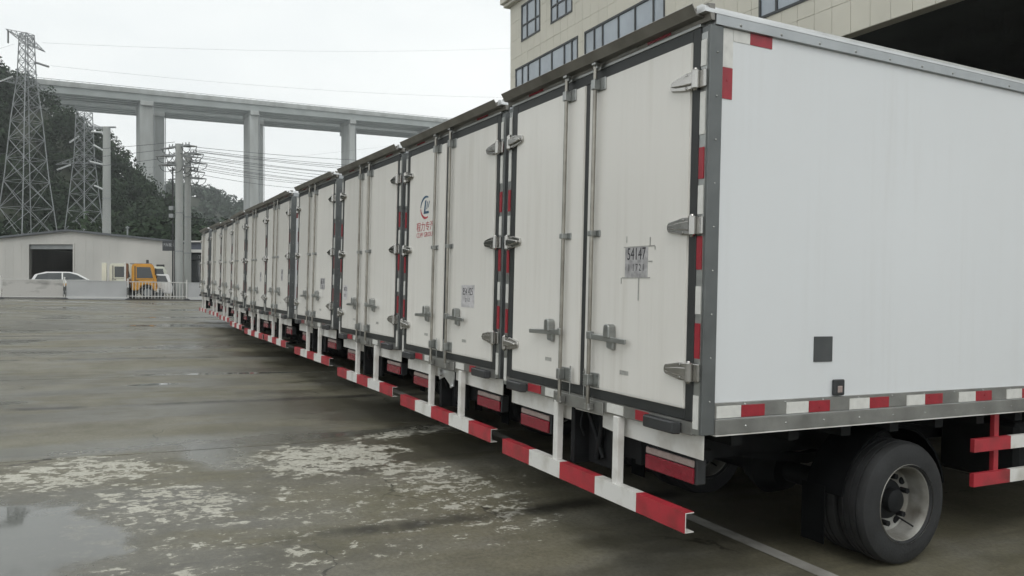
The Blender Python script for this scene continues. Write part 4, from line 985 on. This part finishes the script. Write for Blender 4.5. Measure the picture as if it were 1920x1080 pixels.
# ------------------------------------------------------------------ viaduct
dv = Vector((.847, .532)); nv = Vector((-.532, .847)); P0 = Vector((-115.0, 250.0)); ST = 33.36; TOP = 63.0
def vpt(a, b_): q = P0 + dv * a + nv * b_; return q
def viaduct(b0, shift, name, label):
    org = uvw(*vpt(0, b0), 0); dirw = (R0 * dv.x + F0 * dv.y).normalized()
    M = Matrix.Translation((org.x, org.y, 0)) @ Matrix.Rotation(math.atan2(dirw.y, dirw.x), 4, 'Z'); p = empty(name, label, 'bridge', 'twin viaduct decks', M)
    z = CAM.z + TOP - .4; a0, a1 = -300, 300; GR_ = .026
    def sl(mb):                              # lay a level piece along the deck's gradient
        mb.v = [(x, y, q + GR_ * x if q > 5 else q) for x, y, q in mb.v]; return mb
    sl(MB().box(a0, a1, 0, 11.5, z - 1.5, z - 1.1)).build('deck_slab', CONC, p)
    for y in (0, 11.2): sl(MB().box(a0, a1, y - .05, y + .3, z - 1.1, z - .05)).build('parapet', CONC, p)
    ru = MB()
    for y in (.1, 11.35):
        for q in range(-150, 151): ru.box(q * 2 - .06, q * 2 + .06, y - .04, y + .06, z - .05, z + .35)
        ru.box(a0, a1, y - .03, y + .05, z + .3, z + .42)
    sl(ru).build('railing', GALV, p)
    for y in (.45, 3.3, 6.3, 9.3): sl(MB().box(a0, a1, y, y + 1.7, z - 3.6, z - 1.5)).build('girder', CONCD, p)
    for i in range(-8, 9):
        a = i * ST + shift + (1.5 if i == 2 else 0); hw_ = {0: 2.0, 1: 1.5}.get(i, 1.15 if i > 1 else 2.0)
        sl(MB().box(a - hw_, a + hw_, 1.0, 9.6, -8, z - 5.0)).build('pier', CONC, p, bevel=.2)
        sl(MB().box(a - hw_ * .95, a + hw_ * .95, .1, 11.4, z - 5.0, z - 3.6)).build('pier_cap', CONC, p, bevel=.08)
        sl(MB().cyl((a + hw_ + .3, 1.2, z - 1.6), (a + hw_ + .3, 1.2, 6), .12, 6)).build('drain_pipe', GALV, p)
viaduct(0, 0, 'viaduct', 'near concrete deck of the high viaduct on tall rectangular piers')
viaduct(15, 5.5, 'viaduct', 'far parallel deck of the high viaduct behind the near one')

# ------------------------------------------------------------------ wooded hills
def hill(name, forest_name, sil, vc, v0, v1, umin, umax, base, m, nt, leaf, nleaf, th, lab, rs):
    rg = np.random.default_rng(rs)
    sx = np.array([s[0] for s in sil], float); sy = np.array([s[1] for s in sil], float)
    def height(u, v):
        px = 960 + u / vc * FPX; crest = (541.8 - np.interp(px, sx, sy)) / FPX * vc - th * 1.15
        t = np.clip((v - v0) / (vc - v0), 0, 1); b_ = np.clip((v1 - v) / (v1 - vc), 0, 1)
        pr = np.where(v < vc, np.sin(t * np.pi / 2) ** .9, .35 + .65 * b_ ** 1.3)
        bump = 1.5 * np.sin(u * .11 + v * .05) + 1.2 * np.sin(u * .043 - v * .09)
        return base + (np.maximum(crest, 0) - base) * pr + bump * np.clip(t * (1 - t) * 4, 0, 1)
    nu, nvv = 70, 40
    U = np.linspace(umin, umax, nu); V = np.linspace(v0, v1, nvv)
    UU, VV = np.meshgrid(U, V); HH = height(UU, VV)
    vs = [tuple(uvw(a, b_, c)) for a, b_, c in zip(UU.ravel(), VV.ravel(), HH.ravel())]
    fs = [(j * nu + i, j * nu + i + 1, (j + 1) * nu + i + 1, (j + 1) * nu + i) for j in range(nvv - 1) for i in range(nu - 1)]
    MB().add(vs, fs).build(name, SOIL, kind='structure', smooth=180)
    # crowns: clumps of small leaf sprays
    u = rg.uniform(umin, umax, nt); v = v0 + (vc + 12 - v0) * rg.uniform(0, 1, nt) ** .85
    w = height(u, v); sc = rg.uniform(.6, 1.25, nt) * th
    ncl = 7
    cd_ = rg.normal(size=(nt, ncl, 3)); cd_ /= np.linalg.norm(cd_, axis=2, keepdims=True)
    cl = cd_ * rg.uniform(.25, .62, (nt, ncl, 1)) * np.array([.62, .62, .55]) * sc[:, None, None]
    cl[:, :, 2] += sc[:, None] * .55; cl[:, :, 0] += u[:, None]; cl[:, :, 1] += v[:, None]; cl[:, :, 2] += w[:, None]
    pts = np.repeat(cl.reshape(-1, 3), nleaf, axis=0); scl = np.repeat(np.repeat(sc, ncl), nleaf)
    d = rg.normal(size=pts.shape); d /= np.linalg.norm(d, axis=1, keepdims=True)
    pts = pts + d * (scl * .30 * rg.uniform(.55, 1.0, len(pts)))[:, None]
    a = rg.normal(size=pts.shape); a = a - d * (a * d).sum(1, keepdims=True) * .6; a /= np.linalg.norm(a, axis=1, keepdims=True)
    b_ = np.cross(a, d); b_ /= np.linalg.norm(b_, axis=1, keepdims=True)
    sz = (leaf * rg.uniform(.6, 1.4, len(pts)))[:, None]
    q = np.stack([pts - a * sz, pts + b_ * sz * .55, pts + a * sz, pts - b_ * sz * .55], axis=1).reshape(-1, 3)
    basis = np.array([R0[:], F0[:], U0[:]]); q = q @ basis + np.array(CAM[:])
    n_ = len(pts); me = bpy.data.meshes.new(forest_name)
    me.vertices.add(4 * n_); me.vertices.foreach_set('co', q.ravel().astype(np.float32))
    me.loops.add(4 * n_); me.loops.foreach_set('vertex_index', np.arange(4 * n_, dtype=np.int32))
    me.polygons.add(n_); me.polygons.foreach_set('loop_start', np.arange(0, 4 * n_, 4, dtype=np.int32)); me.polygons.foreach_set('loop_total', np.full(n_, 4, dtype=np.int32))
    me.update(); me.validate(); me.materials.append(m)
    o = link(forest_name, me, None, 'stuff'); tag(o, lab, 'forest')
hill('hill', 'hill_forest', [(-1400, 60), (-500, 70), (-150, 85), (0, 112), (20, 125), (60, 143), (90, 152), (150, 203), (185, 225), (215, 262), (260, 312), (290, 342), (310, 356), (330, 374), (350, 392), (380, 408), (430, 428), (520, 462), (640, 505), (800, 540)],
     190, 92, 240, -260, -18, 1.5, FOREST, 1900, .40, 38, 6.2, 'dense dark green wood covering the steep hill at the left', 11)
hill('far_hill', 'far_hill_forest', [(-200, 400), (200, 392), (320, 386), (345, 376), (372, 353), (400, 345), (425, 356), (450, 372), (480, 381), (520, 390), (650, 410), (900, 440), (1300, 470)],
     460, 300, 560, -330, 60, 1.5, FOREST_HAZED, 1500, .9, 16, 7.5, 'hazy blue green wood on the distant rounded hill', 12)

# ------------------------------------------------------------------ haze
hz = MB().box(-400, 400, -310, 575, -12, 95)
ho = hz.build('haze', mat('unused_haze_base', (.8, .8, .8)), kind='stuff')
hm_ = bpy.data.materials.new('haze_air'); hm_.use_nodes = True; hn, hl = hm_.node_tree.nodes, hm_.node_tree.links
hn.clear(); o_ = hn.new('ShaderNodeOutputMaterial'); pv = hn.new('ShaderNodeVolumePrincipled')
pv.inputs['Color'].default_value = (.93, .96, .98, 1); pv.inputs['Density'].default_value = 0.00045; pv.inputs['Anisotropy'].default_value = 0.6
hl.new(pv.outputs['Volume'], o_.inputs['Volume'])
ho.data.materials.clear(); ho.data.materials.append(hm_)
ho.matrix_world = Matrix.Translation(CAM) @ Matrix.Rotation(math.atan2(R0.y, R0.x), 4, 'Z')
tag(ho, 'thin pale haze lying over the yard and the hills', 'haze')
